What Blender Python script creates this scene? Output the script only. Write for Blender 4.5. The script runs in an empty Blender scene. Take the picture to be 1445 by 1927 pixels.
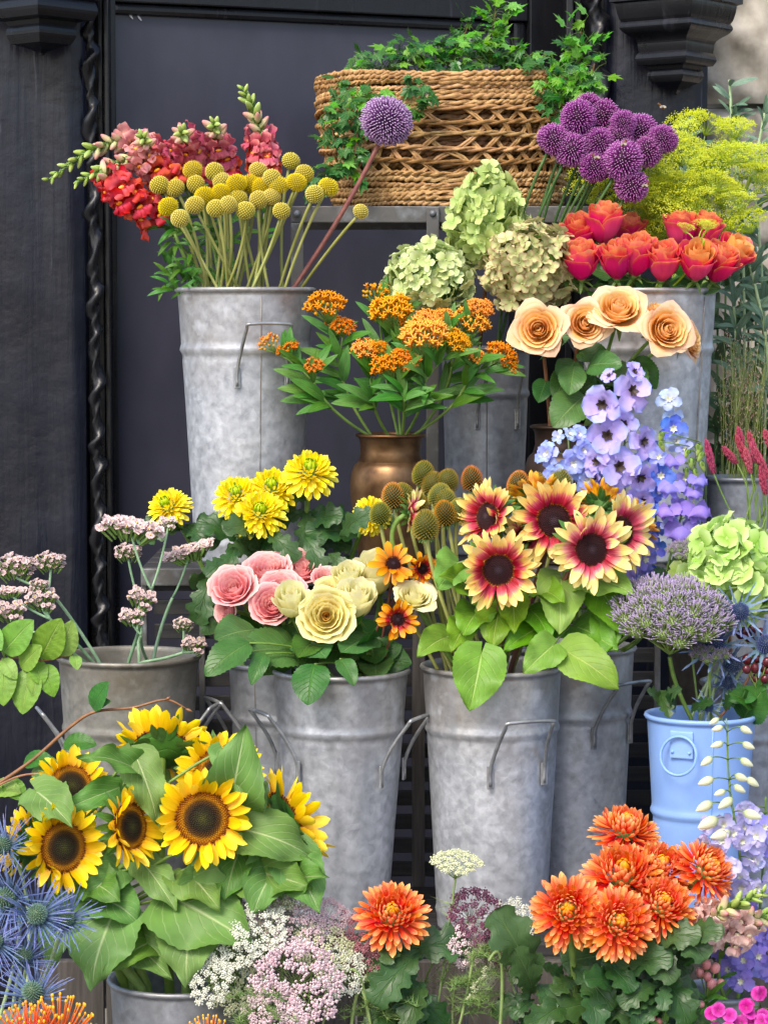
import bpy, math, random
from mathutils import Vector, Matrix
from math import sin, cos, pi, radians, sqrt, exp
random.seed(7)
rnd = random.random
def U(a, b): return a + (b - a) * random.random()
sc = bpy.context.scene
col = sc.collection

# ---------------------------------------------------------------- camera, sky, sun, exposure
CAM_H, CAM_Y, FPX, PITCH = 1.35, -4.1, 4900.0, radians(4.24)
cam = bpy.data.cameras.new('camera'); camo = bpy.data.objects.new('camera', cam); col.objects.link(camo)
camo.location = (0, CAM_Y, CAM_H); camo.rotation_euler = (pi / 2 - PITCH, 0, 0)
cam.sensor_fit = 'VERTICAL'; cam.sensor_height = 36; cam.lens = 36 * FPX / 1927
cam.clip_start = .1; cam.clip_end = 500
sc.camera = camo
w = bpy.data.worlds.new('World'); sc.world = w; w.use_nodes = True
SUN_EL, SUN_AZ = radians(48), radians(-28)      # azimuth from the viewer's back, negative = from the left
nt = w.node_tree; bg = nt.nodes['Background']
sky = nt.nodes.new('ShaderNodeTexSky'); sky.sky_type = 'NISHITA'; sky.sun_disc = False
sky.sun_elevation = SUN_EL; sky.sun_rotation = pi + SUN_AZ * -1
sky.air_density = 1.0; sky.dust_density = 3.0; sky.ozone_density = 1.0
nt.links.new(sky.outputs[0], bg.inputs[0]); bg.inputs[1].default_value = .15
sl = bpy.data.lights.new('sun', 'SUN'); sl.energy = 1.5; sl.angle = radians(25); sl.color = (1, .92, .80)
so = bpy.data.objects.new('sun', sl); col.objects.link(so)
sdir = Vector((sin(SUN_AZ) * cos(SUN_EL), -cos(SUN_AZ) * cos(SUN_EL), sin(SUN_EL)))
so.rotation_euler = sdir.to_track_quat('Z', 'Y').to_euler(); so.location = sdir * 20
vs = sc.view_settings; vs.view_transform = 'Standard'; vs.look = 'None'; vs.gamma = 1; vs.exposure = 1.0
cy = sc.cycles; cy.max_bounces = 6; cy.diffuse_bounces = 3; cy.glossy_bounces = 2; cy.transmission_bounces = 4; cy.transparent_max_bounces = 4

def P(px, py, Y):
    """world point at depth Y seen at this pixel of the 1445 x 1927 photograph"""
    x = (px - 722.5) / FPX; y = -(py - 963.5) / FPX
    d = Vector((x, cos(PITCH) + y * sin(PITCH), -sin(PITCH) + y * cos(PITCH)))
    k = (Y - CAM_Y) / d.y
    return Vector((0, CAM_Y, CAM_H)) + d * k
def S(Y): return (Y - CAM_Y) / FPX        # metres per pixel at depth Y

# ---------------------------------------------------------------- materials
def N(t, typ, **kw):
    n = t.nodes.new(typ)
    for k, v in kw.items():
        if k.startswith('i_'):
            key = k[2:]; n.inputs[int(key) if key.isdigit() else key].default_value = v
        else: setattr(n, k, v)
    return n
def L(t, a, b): t.links.new(a, b)
def c4(c): return (c[0], c[1], c[2], 1)
def hx(h):
    v = [int(h[i:i + 2], 16) / 255 for i in (0, 2, 4)]
    return tuple(x / 12.92 if x <= .04045 else ((x + .055) / 1.055) ** 2.4 for x in v)
def ramp(t, stops):
    r = t.nodes.new('ShaderNodeValToRGB'); e = r.color_ramp.elements
    while len(e) < len(stops): e.new(.5)
    for k, (p, c) in enumerate(stops): e[k].position = p; e[k].color = c4(c)
    return r
def mth(t, op, a, b=None, clamp=False):
    m = N(t, 'ShaderNodeMath', operation=op, use_clamp=clamp)
    for k, q in ((0, a), (1, b)):
        if q is None: continue
        if isinstance(q, (int, float)): m.inputs[k].default_value = q
        else: L(t, q, m.inputs[k])
    return m.outputs[0]
def mixc(t, f, a, b, mode='MIX'):
    m = N(t, 'ShaderNodeMix', data_type='RGBA', blend_type=mode)
    for k, q in ((0, f), (6, a), (7, b)):
        if isinstance(q, (int, float)): m.inputs[k].default_value = q
        elif isinstance(q, tuple): m.inputs[k].default_value = c4(q)
        else: L(t, q, m.inputs[k])
    return m.outputs[2]
def newmat(name):
    m = bpy.data.materials.new(name); m.use_nodes = True; t = m.node_tree
    return m, t, t.nodes['Principled BSDF'], t.nodes['Material Output']
def vary(t, c, hue, val, sat=.1):
    oi = N(t, 'ShaderNodeObjectInfo'); h = N(t, 'ShaderNodeHueSaturation'); L(t, c, h.inputs['Color'])
    r = oi.outputs['Random']; r2 = mth(t, 'FRACT', mth(t, 'MULTIPLY', r, 17.3))
    L(t, mth(t, 'ADD', mth(t, 'MULTIPLY', r, hue), .5 - hue / 2), h.inputs['Hue'])
    L(t, mth(t, 'ADD', mth(t, 'MULTIPLY', r2, val), 1 - val / 2), h.inputs['Value'])
    L(t, mth(t, 'ADD', mth(t, 'MULTIPLY', r2, -sat), 1 + sat / 2), h.inputs['Saturation'])
    return h.outputs[0]
def translucent_out(t, b, o, c, amt):
    tr = N(t, 'ShaderNodeBsdfTranslucent'); L(t, c, tr.inputs[0])
    mx = N(t, 'ShaderNodeMixShader'); mx.inputs[0].default_value = amt
    L(t, b.outputs[0], mx.inputs[1]); L(t, tr.outputs[0], mx.inputs[2]); L(t, mx.outputs[0], o.inputs[0])
def M_petal(name, stops, edge=None, streak=.35, hue=.02, val=.25, rough=.55, trans=.28, freq=9, spec=.3):
    m, t, b, o = newmat(name)
    uv = N(t, 'ShaderNodeUVMap'); sp = N(t, 'ShaderNodeSeparateXYZ'); L(t, uv.outputs[0], sp.inputs[0])
    oi = N(t, 'ShaderNodeObjectInfo')
    cb = N(t, 'ShaderNodeCombineXYZ'); L(t, mth(t, 'MULTIPLY', sp.outputs[0], freq), cb.inputs[0])
    L(t, mth(t, 'MULTIPLY', sp.outputs[1], 1.3), cb.inputs[1]); L(t, mth(t, 'MULTIPLY', oi.outputs['Random'], 50), cb.inputs[2])
    nz = N(t, 'ShaderNodeTexNoise', i_Scale=1.0, i_Detail=3.0); L(t, cb.outputs[0], nz.inputs['Vector'])
    nd = mth(t, 'SUBTRACT', nz.outputs[0], .5)
    v = mth(t, 'ADD', sp.outputs[1], mth(t, 'MULTIPLY', nd, streak * .8))
    r = ramp(t, [(p, hx(c)) for p, c in stops]); L(t, v, r.inputs[0]); c = r.outputs[0]
    if edge:
        e = mth(t, 'POWER', mth(t, 'ABSOLUTE', mth(t, 'SUBTRACT', mth(t, 'MULTIPLY', sp.outputs[0], 2), 1)), 4)
        e2 = mth(t, 'POWER', sp.outputs[1], 8)
        f = mth(t, 'MULTIPLY', mth(t, 'MAXIMUM', e, e2), edge[1], True)
        c = mixc(t, f, c, hx(edge[0]))
    k = mth(t, 'ADD', mth(t, 'MULTIPLY', nd, streak), 1)
    c = mixc(t, 1.0, c, k, 'MULTIPLY')
    c = vary(t, c, hue, val)
    L(t, c, b.inputs['Base Color']); b.inputs['Roughness'].default_value = rough
    b.inputs['Specular IOR Level'].default_value = spec
    bp = N(t, 'ShaderNodeBump', i_Strength=.25, i_Distance=.001); L(t, nz.outputs[0], bp.inputs['Height']); L(t, bp.outputs[0], b.inputs['Normal'])
    if trans: translucent_out(t, b, o, c, trans)
    return m
def M_leaf(name, base, vein, nv=9, slant=.55, rough=.42, trans=.18, vw=.5, val=.35, tip=None):
    m, t, b, o = newmat(name)
    uv = N(t, 'ShaderNodeUVMap'); sp = N(t, 'ShaderNodeSeparateXYZ'); L(t, uv.outputs[0], sp.inputs[0])
    au = mth(t, 'ABSOLUTE', mth(t, 'SUBTRACT', mth(t, 'MULTIPLY', sp.outputs[0], 2), 1))
    ph = mth(t, 'FRACT', mth(t, 'MULTIPLY', mth(t, 'SUBTRACT', sp.outputs[1], mth(t, 'MULTIPLY', au, slant * .5)), nv))
    side = mth(t, 'POWER', mth(t, 'ABSOLUTE', mth(t, 'SUBTRACT', mth(t, 'MULTIPLY', ph, 2), 1)), 14)
    side = mth(t, 'MULTIPLY', side, mth(t, 'SUBTRACT', 1.0, mth(t, 'MULTIPLY', au, .75)))
    mid = mth(t, 'SUBTRACT', 1.0, mth(t, 'MULTIPLY', au, 16), True)
    vn = mth(t, 'MAXIMUM', mid, mth(t, 'MULTIPLY', side, .7))
    tc = N(t, 'ShaderNodeTexCoord'); oi = N(t, 'ShaderNodeObjectInfo')
    nz = N(t, 'ShaderNodeTexNoise', noise_dimensions='4D', i_Scale=3.5, i_Detail=4.0); L(t, uv.outputs[0], nz.inputs['Vector'])
    L(t, mth(t, 'MULTIPLY', oi.outputs['Random'], 40), nz.inputs['W'])
    c0 = mixc(t, nz.outputs[0], tuple(x * .5 for x in hx(base)), tuple(min(1, x * 1.6) for x in hx(base)))
    if tip: c0 = mixc(t, mth(t, 'POWER', sp.outputs[1], 3), c0, hx(tip))
    c = mixc(t, mth(t, 'MULTIPLY', vn, vw), c0, hx(vein))
    c = vary(t, c, .04, val, .2)
    L(t, c, b.inputs['Base Color'])
    L(t, mth(t, 'ADD', mth(t, 'MULTIPLY', nz.outputs[0], .25), rough - .12), b.inputs['Roughness'])
    b.inputs['Specular IOR Level'].default_value = .32
    hgt = mth(t, 'ADD', mth(t, 'MULTIPLY', vn, -1.0), mth(t, 'MULTIPLY', nz.outputs[0], .5))
    bp = N(t, 'ShaderNodeBump', i_Strength=.6, i_Distance=.002); L(t, hgt, bp.inputs['Height']); L(t, bp.outputs[0], b.inputs['Normal'])
    if trans: translucent_out(t, b, o, c, trans)
    return m
def M_plain(name, a, b2=None, scale=40, rough=.55, val=.2, metal=0, bump=.2, stretch=None, trans=0, spec=.4):
    m, t, b, o = newmat(name)
    tc = N(t, 'ShaderNodeTexCoord'); src = tc.outputs['Object']
    if stretch:
        mp = N(t, 'ShaderNodeMapping'); mp.inputs['Scale'].default_value = stretch; L(t, src, mp.inputs[0]); src = mp.outputs[0]
    nz = N(t, 'ShaderNodeTexNoise', i_Scale=float(scale), i_Detail=4.0); L(t, src, nz.inputs['Vector'])
    f = mth(t, 'ADD', mth(t, 'MULTIPLY', mth(t, 'SUBTRACT', nz.outputs[0], .5), 2.2), .5, True)
    c = mixc(t, f, hx(a), hx(b2 or a)); c = vary(t, c, .015, val)
    L(t, c, b.inputs['Base Color']); b.inputs['Roughness'].default_value = rough; b.inputs['Metallic'].default_value = metal
    b.inputs['Specular IOR Level'].default_value = spec
    bp = N(t, 'ShaderNodeBump', i_Strength=bump, i_Distance=.002); L(t, nz.outputs[0], bp.inputs['Height']); L(t, bp.outputs[0], b.inputs['Normal'])
    if trans: translucent_out(t, b, o, c, trans)
    return m
def M_zinc(name, dark, light, brown, patina=.6, metal=.55):
    m, t, b, o = newmat(name)
    tc = N(t, 'ShaderNodeTexCoord'); oi = N(t, 'ShaderNodeObjectInfo')
    ad = N(t, 'ShaderNodeVectorMath', operation='ADD'); L(t, tc.outputs['Object'], ad.inputs[0])
    cb = N(t, 'ShaderNodeCombineXYZ'); L(t, mth(t, 'MULTIPLY', oi.outputs['Random'], 9), cb.inputs[0]); L(t, cb.outputs[0], ad.inputs[1])
    p = ad.outputs[0]
    n1 = N(t, 'ShaderNodeTexNoise', i_Scale=9.0, i_Detail=6.0, i_Roughness=.65); L(t, p, n1.inputs['Vector'])
    n2 = N(t, 'ShaderNodeTexNoise', i_Scale=70.0, i_Detail=6.0, i_Distortion=.3); L(t, p, n2.inputs['Vector'])
    vo = N(t, 'ShaderNodeTexVoronoi', i_Scale=75.0); L(t, p, vo.inputs['Vector'])
    sv = N(t, 'ShaderNodeSeparateXYZ'); L(t, vo.outputs['Color'], sv.inputs[0])
    f = mth(t, 'ADD', mth(t, 'MULTIPLY', sv.outputs[0], .14), mth(t, 'ADD', mth(t, 'MULTIPLY', n2.outputs[0], .75), mth(t, 'MULTIPLY', n1.outputs[0], .35)))
    r = ramp(t, [(.32, hx(dark)), (.82, hx(light))]); L(t, f, r.inputs[0])
    so_ = N(t, 'ShaderNodeSeparateXYZ'); L(t, tc.outputs['Object'], so_.inputs[0])
    up = mth(t, 'ADD', mth(t, 'MULTIPLY', so_.outputs[2], 4.0), .75)          # old water stain below the rim
    st = mth(t, 'MULTIPLY', mth(t, 'ADD', mth(t, 'MULTIPLY', mth(t, 'SUBTRACT', n1.outputs[0], .5), 3.0), up), patina, True)
    st = mth(t, 'MINIMUM', st, .85)
    mpz = N(t, 'ShaderNodeMapping'); mpz.inputs['Scale'].default_value = (26, 26, 2.5); L(t, p, mpz.inputs[0])
    n4 = N(t, 'ShaderNodeTexNoise', i_Scale=1.0, i_Detail=5.0); L(t, mpz.outputs[0], n4.inputs['Vector'])
    c = mixc(t, st, r.outputs[0], hx(brown))
    n3 = N(t, 'ShaderNodeTexNoise', i_Scale=28.0, i_Detail=6.0); L(t, p, n3.inputs['Vector'])
    c = mixc(t, mth(t, 'MULTIPLY', mth(t, 'SUBTRACT', n3.outputs[0], .56), 4.5, True), c, hx(light))
    c = mixc(t, mth(t, 'MULTIPLY', mth(t, 'SUBTRACT', n4.outputs[0], .54), 2.2, True), c, hx(dark))
    c = vary(t, c, .01, .15)
    L(t, c, b.inputs['Base Color']); b.inputs['Metallic'].default_value = metal
    L(t, mth(t, 'ADD', mth(t, 'MULTIPLY', n2.outputs[0], .35), .32), b.inputs['Roughness'])
    bp = N(t, 'ShaderNodeBump', i_Strength=.35, i_Distance=.002)
    L(t, mth(t, 'ADD', mth(t, 'MULTIPLY', n2.outputs[0], .6), mth(t, 'MULTIPLY', n1.outputs[0], 1.6)), bp.inputs['Height']); L(t, bp.outputs[0], b.inputs['Normal'])
    return m
def M_blackwood(name, base='17181c', rough=.36, grain=1.0, scratch=.25):
    m, t, b, o = newmat(name)
    tc = N(t, 'ShaderNodeTexCoord'); mp = N(t, 'ShaderNodeMapping'); mp.inputs['Scale'].default_value = (38, 38, 2.2); L(t, tc.outputs['Object'], mp.inputs[0])
    n1 = N(t, 'ShaderNodeTexNoise', i_Scale=1.0, i_Detail=7.0, i_Distortion=.6); L(t, mp.outputs[0], n1.inputs['Vector'])
    n2 = N(t, 'ShaderNodeTexNoise', i_Scale=9.0, i_Detail=5.0); L(t, tc.outputs['Object'], n2.inputs['Vector'])
    c = mixc(t, n2.outputs[0], tuple(x * .6 for x in hx(base)), tuple(x * 1.5 for x in hx(base)))
    ws = mth(t, 'MULTIPLY', mth(t, 'SUBTRACT', n1.outputs[0], .66), 9, True)
    c = mixc(t, mth(t, 'MULTIPLY', ws, scratch), c, hx('7d7f8c'))
    L(t, c, b.inputs['Base Color']); b.inputs['Specular IOR Level'].default_value = .35
    L(t, mth(t, 'ADD', mth(t, 'MULTIPLY', n2.outputs[0], .3), rough - .15), b.inputs['Roughness'])
    h = mth(t, 'ADD', n1.outputs[0], mth(t, 'MULTIPLY', n2.outputs[0], 2.0))
    bp = N(t, 'ShaderNodeBump', i_Strength=.55 * grain, i_Distance=.004); L(t, h, bp.inputs['Height']); L(t, bp.outputs[0], b.inputs['Normal'])
    return m

# ---------------------------------------------------------------- mesh tools
class MB:
    def __init__(s): s.V = []; s.F = []; s.T = []; s.M = []
    def add(s, g, mat=0, X=None):
        V, F, T = g; k = len(s.V)
        s.V += [tuple(X @ Vector(v)) for v in V] if X is not None else V
        s.F += [tuple(i + k for i in f) for f in F]; s.T += T; s.M += [mat] * len(F)
        return s
    def mesh(s, name, *mats, smooth=True):
        me = bpy.data.meshes.new(name); me.from_pydata([tuple(v) for v in s.V], [], s.F)
        uv = me.uv_layers.new(name='UVMap'); vi = [0] * len(me.loops); me.loops.foreach_get('vertex_index', vi)
        d = []
        for i in vi: d += s.T[i]
        uv.data.foreach_set('uv', d)
        for m in mats: me.materials.append(m)
        if len(mats) > 1: me.polygons.foreach_set('material_index', s.M)
        if smooth: me.polygons.foreach_set('use_smooth', [True] * len(me.polygons))
        me.update(); return me
def one(name, g, *mats, smooth=True): return MB().add(g).mesh(name, *mats, smooth=smooth)
def grid(nu, nv, fn, closed=False):
    V = []; T = []; F = []
    for j in range(nv + 1):
        for i in range(nu + 1):
            V.append(tuple(fn(i / nu, j / nv))); T.append((i / nu, j / nv))
    w_ = nu + 1
    for j in range(nv):
        for i in range(nu):
            a = j * w_ + i; F.append((a, a + 1, a + 1 + w_, a + w_))
    return V, F, T
def beta(a, b, base=0.):
    mx = (a / (a + b)) ** a * (b / (a + b)) ** b
    return lambda v: max(base * (1 - v), (max(v, 1e-4) ** a) * (max(1 - v, 0) ** b) / mx)
def spoon(base=.5, tip=.25):
    return lambda v: (base + (1 - base) * min(1, v * 1.4)) * (sqrt(max(0, 1 - ((v - 1 + tip) / tip) ** 2)) if v > 1 - tip else 1)
def petal(Lg, W, prof, bend=(0, 0, 0), cup=0., ruf=0., rfq=2.5, fold=0., serr=0., ns=0, nu=4, nv=7, ph=0., back=0., groove=0.):
    cy = [0.]; cz = [0.]; th = []
    for j in range(nv + 1):
        v = j / nv; th.append(bend[0] + bend[1] * v + bend[2] * v * v)
    for j in range(nv):
        a = (th[j] + th[j + 1]) / 2; cy.append(cy[-1] + cos(a) * Lg / nv); cz.append(cz[-1] + sin(a) * Lg / nv)
    def f(u, v):
        j = round(v * nv); s_ = u * 2 - 1; wd = W / 2 * prof(v)
        if ns: wd *= 1 + serr * (1 if j % 2 else -1)
        off = cup * wd * s_ * s_ + fold * wd * abs(s_) + ruf * W * s_ * s_ * sin(rfq * 2 * pi * v + ph + (1.3 if s_ > 0 else 0))
        off -= groove * W * (abs(((abs(s_) * 2) % 1) - .5))
        y = cy[j] - sin(th[j]) * off - back * Lg * abs(s_) * (1 - v) ** 4
        return (wd * s_, y, cz[j] + cos(th[j]) * off)
    return grid(nu, nv, f)
def frame_pts(pts):
    fr = []; n = len(pts); t0 = (pts[1] - pts[0]).normalized()
    a = Vector((0, 0, 1)) if abs(t0.z) < .9 else Vector((1, 0, 0))
    x = (a - t0 * a.dot(t0)).normalized()
    for i in range(n):
        t_ = (pts[min(i + 1, n - 1)] - pts[max(i - 1, 0)])
        t_ = t_.normalized() if t_.length > 1e-9 else t0
        x = x - t_ * x.dot(t_); x = x.normalized() if x.length > 1e-6 else Vector((1, 0, 0))
        fr.append((x, t_.cross(x), t_)); t0 = t_
    return fr
def tube(pts, r, n=6, cap=True):
    pts = [Vector(p) for p in pts]; fr = frame_pts(pts); V = []; T = []; F = []; m = len(pts)
    for j in range(m):
        rr = r(j / (m - 1)) if callable(r) else r
        for i in range(n + 1):
            a = 2 * pi * i / n; V.append(tuple(pts[j] + (fr[j][0] * cos(a) + fr[j][1] * sin(a)) * rr)); T.append((i / n, j / (m - 1)))
    for j in range(m - 1):
        for i in range(n):
            a = j * (n + 1) + i; F.append((a, a + 1, a + n + 2, a + n + 1))
    if cap:
        F.append(tuple(range(n - 1, -1, -1))); F.append(tuple((m - 1) * (n + 1) + i for i in range(n)))
    return V, F, T
def bez(a, b, c, n):
    return [a * (1 - t) ** 2 + b * 2 * t * (1 - t) + c * t * t for t in [i / n for i in range(n + 1)]]
def spline(pts, n=6):
    pts = [Vector(p) for p in pts]; q = [pts[0] * 2 - pts[1]] + pts + [pts[-1] * 2 - pts[-2]]; out = []
    for i in range(1, len(q) - 2):
        for k in range(n):
            t = k / n; a, b, c, d = q[i - 1:i + 3]
            out.append(.5 * ((2 * b) + (c - a) * t + (2 * a - 5 * b + 4 * c - d) * t * t + (3 * b - a - 3 * c + d) * t ** 3))
    return out + [pts[-1]]
def lathe(prof, n=48, wob=None):
    def f(u, v):
        k = v * (len(prof) - 1); j = min(int(k + 1e-6), len(prof) - 1); r, z = prof[j]; a = 2 * pi * u
        if wob: r *= 1 + wob(a, z)
        return (r * cos(a), r * sin(a), z)
    return grid(n, len(prof) - 1, f)
def fib(n):
    g = pi * (3 - sqrt(5)); o = []
    for i in range(n):
        z = 1 - 2 * (i + .5) / n; r = sqrt(1 - z * z); o.append((r * cos(i * g), r * sin(i * g), z))
    return o
def spike(p, d, ln, wd, n=3, tipw=0.):
    """thin pyramid from p along d"""
    d = d.normalized(); a = Vector((0, 0, 1)) if abs(d.z) < .9 else Vector((1, 0, 0)); x = d.cross(a).normalized(); y = d.cross(x)
    V = [tuple(p + (x * cos(2 * pi * i / n) + y * sin(2 * pi * i / n)) * wd) for i in range(n)]; T = [(.5, 0.)] * n
    if tipw:
        V += [tuple(p + d * ln + (x * cos(2 * pi * i / n) + y * sin(2 * pi * i / n)) * tipw) for i in range(n)] + [tuple(p + d * (ln + tipw))]
        T += [(.5, .8)] * n + [(.5, 1.)]
        F = [(i, (i + 1) % n, n + (i + 1) % n, n + i) for i in range(n)] + [(n + i, n + (i + 1) % n, 2 * n) for i in range(n)]
    else:
        V.append(tuple(p + d * ln)); T.append((.5, 1.)); F = [(i, (i + 1) % n, n) for i in range(n)]
    return V, F, T
def ball(r, nu=10, nv=7, sz=1., pt=0.):
    def f(u, v):
        a = 2 * pi * u; b = pi * v; rr = r * sin(b) * (1 - pt * (1 - v))
        return (rr * cos(a), rr * sin(a), -r * sz * cos(b))
    V, F, T = grid(nu, nv, f); return V, F, T
def box(a, b, bev=0.):
    (x0, y0, z0), (x1, y1, z1) = a, b
    if bev <= 0:
        V = [(x, y, z) for z in (z0, z1) for y in (y0, y1) for x in (x0, x1)]
        F = [(0, 2, 3, 1), (4, 5, 7, 6), (0, 1, 5, 4), (2, 6, 7, 3), (0, 4, 6, 2), (1, 3, 7, 5)]
        return V, F, [(0., 0.)] * 8
    import bmesh
    bm = bmesh.new(); vv = [bm.verts.new(p) for p in [(x, y, z) for z in (z0, z1) for y in (y0, y1) for x in (x0, x1)]]
    for f in [(0, 2, 3, 1), (4, 5, 7, 6), (0, 1, 5, 4), (2, 6, 7, 3), (0, 4, 6, 2), (1, 3, 7, 5)]: bm.faces.new([vv[i] for i in f])
    bmesh.ops.bevel(bm, geom=bm.edges[:], offset=bev, segments=2, affect='EDGES', profile=.6)
    bm.verts.index_update(); V = [tuple(v.co) for v in bm.verts]; F = [tuple(v.index for v in f.verts) for f in bm.faces]; bm.free()
    return V, F, [(0., 0.)] * len(V)

# ---------------------------------------------------------------- objects
def T3(p): return Matrix.Translation(Vector(p))
def Rz(a): return Matrix.Rotation(a, 4, 'Z')
def Rx(a): return Matrix.Rotation(a, 4, 'X')
def Ry(a): return Matrix.Rotation(a, 4, 'Y')
def Sc(x, y=None, z=None): return Matrix.Diagonal((x, x if y is None else y, x if z is None else z, 1))
def frame(p, d, roll=0., up=(0, 0, 1)):
    z = Vector(d).normalized(); up = Vector(up)
    if abs(z.dot(up)) > .985: up = Vector((0, 1, 0))
    x = up.cross(z).normalized(); y = z.cross(x)
    return Matrix(((x.x, y.x, z.x, p[0]), (x.y, y.y, z.y, p[1]), (x.z, y.z, z.z, p[2]), (0, 0, 0, 1))) @ Rz(roll)
def along(p, q, nrm, wscale=1., s=None):
    """matrix whose Y runs p->q (unit length scaled) and whose Z is near nrm"""
    y = Vector(q) - Vector(p); ln = y.length; y = y / ln; z = Vector(nrm); z = z - y * z.dot(y)
    z = z.normalized() if z.length > 1e-5 else Vector((0, -1, 0)); x = y.cross(z)
    R = Matrix(((x.x, y.x, z.x, p[0]), (x.y, y.y, z.y, p[1]), (x.z, y.z, z.z, p[2]), (0, 0, 0, 1)))
    return R @ Sc(ln * wscale, ln, ln)
def FD(yaw, pitch):
    a = radians(yaw); b = radians(pitch); return Vector((sin(a) * cos(b), -cos(a) * cos(b), sin(b)))
def thing(name, label, cat, loc=(0, 0, 0), group=None):
    o = bpy.data.objects.new(name, None); col.objects.link(o); o.location = loc; o.empty_display_size = .02
    o['label'] = label; o['category'] = cat
    if group: o['group'] = group
    return o
def obj(name, me, parent=None, X=None, world=True):
    """mesh object; X is a world matrix when the parent is a thing (world=True), local otherwise"""
    o = bpy.data.objects.new(name, me); col.objects.link(o); o.parent = parent
    X = X if X is not None else Matrix()
    if parent is not None and world: X = T3(-parent.location) @ X
    o.matrix_basis = X
    return o
def wmesh(th, name, g, *mats, smooth=True):
    """part whose geometry is given in world coordinates"""
    b = g if isinstance(g, MB) else MB().add(g)
    b.V = [tuple(Vector(v) - th.location) for v in b.V]
    o = bpy.data.objects.new(name, b.mesh(name, *mats, smooth=smooth)); col.objects.link(o); o.parent = th; return o
def tag(o, label, cat, group=None, kind=None):
    if label: o['label'] = label
    if cat: o['category'] = cat
    if group: o['group'] = group
    if kind: o['kind'] = kind
    return o

# ================================================================ materials of the setting
m_post = M_blackwood('black_painted_oak', '10131f', .32, 1.2, .45)
m_trim = M_blackwood('black_trim_paint', '131418', .30, .5, .12)
m_panel = M_plain('door_panel_paint', '3b3b49', '31323e', 14, .28, 0, 0, .12, (1, 1, .5))
m_zinc = M_zinc('galvanised_zinc', '8f949d', 'cdd1d8', '80766a', .62)
m_zinc2 = M_zinc('weathered_zinc', '70716f', 'a3a29c', '6b6355', .8, .45)
m_zincd = M_zinc('dull_zinc', '7a7f89', 'aab0b9', '6f685f', .45, .55)
m_iron = M_zinc('stand_iron', '63676d', '8d9196', '5d5a56', .2, .5)
m_wire = M_plain('handle_wire', '8a8d90', 'b4b6b8', 60, .42, .1, .7, .2)
m_copper = M_plain('old_copper', '4f3524', '94704f', 26, .40, 0, .8, .6)
m_bronze = M_plain('dark_bronze', '2f2622', '55443a', 16, .42, 0, .6, .3)
m_blue = M_plain('blue_enamel', '7a9fd8', '86abe2', 20, .38, 0, 0, .08)
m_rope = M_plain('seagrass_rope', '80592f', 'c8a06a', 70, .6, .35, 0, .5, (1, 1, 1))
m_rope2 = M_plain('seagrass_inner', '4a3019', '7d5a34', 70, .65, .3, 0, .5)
m_plank = M_plain('weathered_plank', '3c3733', '5f5a56', 9, .7, .3, 0, .6, (14, 14, 1))
m_slat = M_plain('dark_slat', '26262a', '3a3938', 9, .6, .3, 0, .5, (1, 14, 14))
m_soil = M_plain('soil', '1a130d', '33261a', 60, .9, 0, 0, 1)
m_stone = M_plain('limestone', '7d766c', 'c4bcae', 16, .9, .15, 0, 1.0)
m_pave = M_plain('paving', '6b6862', '8b8780', 5, .85, 0, 0, .4)
m_water = M_plain('bucket_water', '14170f', '1c2016', 5, .1, 0, 0, .05)
m_white = M_plain('white_fleck', 'd8d8dc', 'ecebef', 30, .6, 0)

# ================================================================ ground
def fg(u, v): return ((u - .5) * 80, -60 + v * 62.5, 0)
pav = obj('pavement', one('pavement', grid(8, 8, fg), m_pave)); pav['kind'] = 'structure'

# ================================================================ shopfront: posts, carved ropes, corbels
def noisy_slab(x0, x1, z0, z1, Y, thick, nx=14, nz=60, amp=.004):
    ph = [rnd() * 9 for _ in range(6)]
    def f(u, v):
        x = x0 + (x1 - x0) * u; z = z0 + (z1 - z0) * v
        d = sin(x * 31 + ph[0] + sin(z * 3 + ph[1])) * .5 + sin(z * 7 + ph[2] + x * 8) * .6 + sin(x * 70 + z * 2 + ph[3]) * .25
        e = .012 * (abs(u - .5) * 2) ** 12
        return (x, Y + d * amp + e, z)
    b = MB().add(grid(nx, nz, f))
    b.add(box((x0 + .001, Y + .016, z0), (x1 - .001, Y + thick, z1)))
    return b
zt = 2.1
sf = thing('shopfront', 'old black painted timber shopfront with carved posts and corbels behind the flowers', 'shopfront', (P(80, 900, .9).x, .9, 0))
YP = .92
def px(x, Y): return P(x, 600, Y).x
wmesh(sf, 'post', noisy_slab(px(-70, YP), px(158, YP), 0, zt, YP, .2), m_post)['label'] = 'broad worn black timber post on the left'
wmesh(sf, 'post', noisy_slab(px(1142, 1.25), px(1328, 1.25), 0, zt + .1, 1.25, .2), m_post)['label'] = 'black timber post under the stepped corbel'
def carved_rope(x, Y, r, z0, z1, pitch, lean=0.):
    def f(u, v):
        z = z0 + (z1 - z0) * v; a = 2 * pi * u; ph = 2 * pi * z / pitch
        ph += .7 * sin(z * 23) + .4 * sin(z * 57); k = cos(a - ph); rr = r * (.40 + .75 * max(0, k) ** 1.6 * (.8 + .3 * sin(z * 41 + 1)) + .25 * max(0, cos(2 * (a - ph) + 1.3)) ** 3 + .06 * sin(z * 161 + a * 3))
        return (x + lean * (z - z1) + rr * cos(a), Y + rr * .8 * sin(a), z)
    return grid(18, 330, f)
wmesh(sf, 'rope_moulding', carved_rope(px(172, .93), .93, .0155, 0, zt, .088, -.010), m_trim)
wmesh(sf, 'rope_moulding', carved_rope(px(1117, 1.24), 1.24, .027, 0, zt + .1, .15), m_trim)
def bars(lst, Y, depth, m, bev=.003):
    for (a, b, dy) in lst:
        wmesh(sf, 'jamb_strip', box((px(a, Y), Y + dy, 0), (px(b, Y), Y + depth, zt), bev), m, smooth=False)
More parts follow.
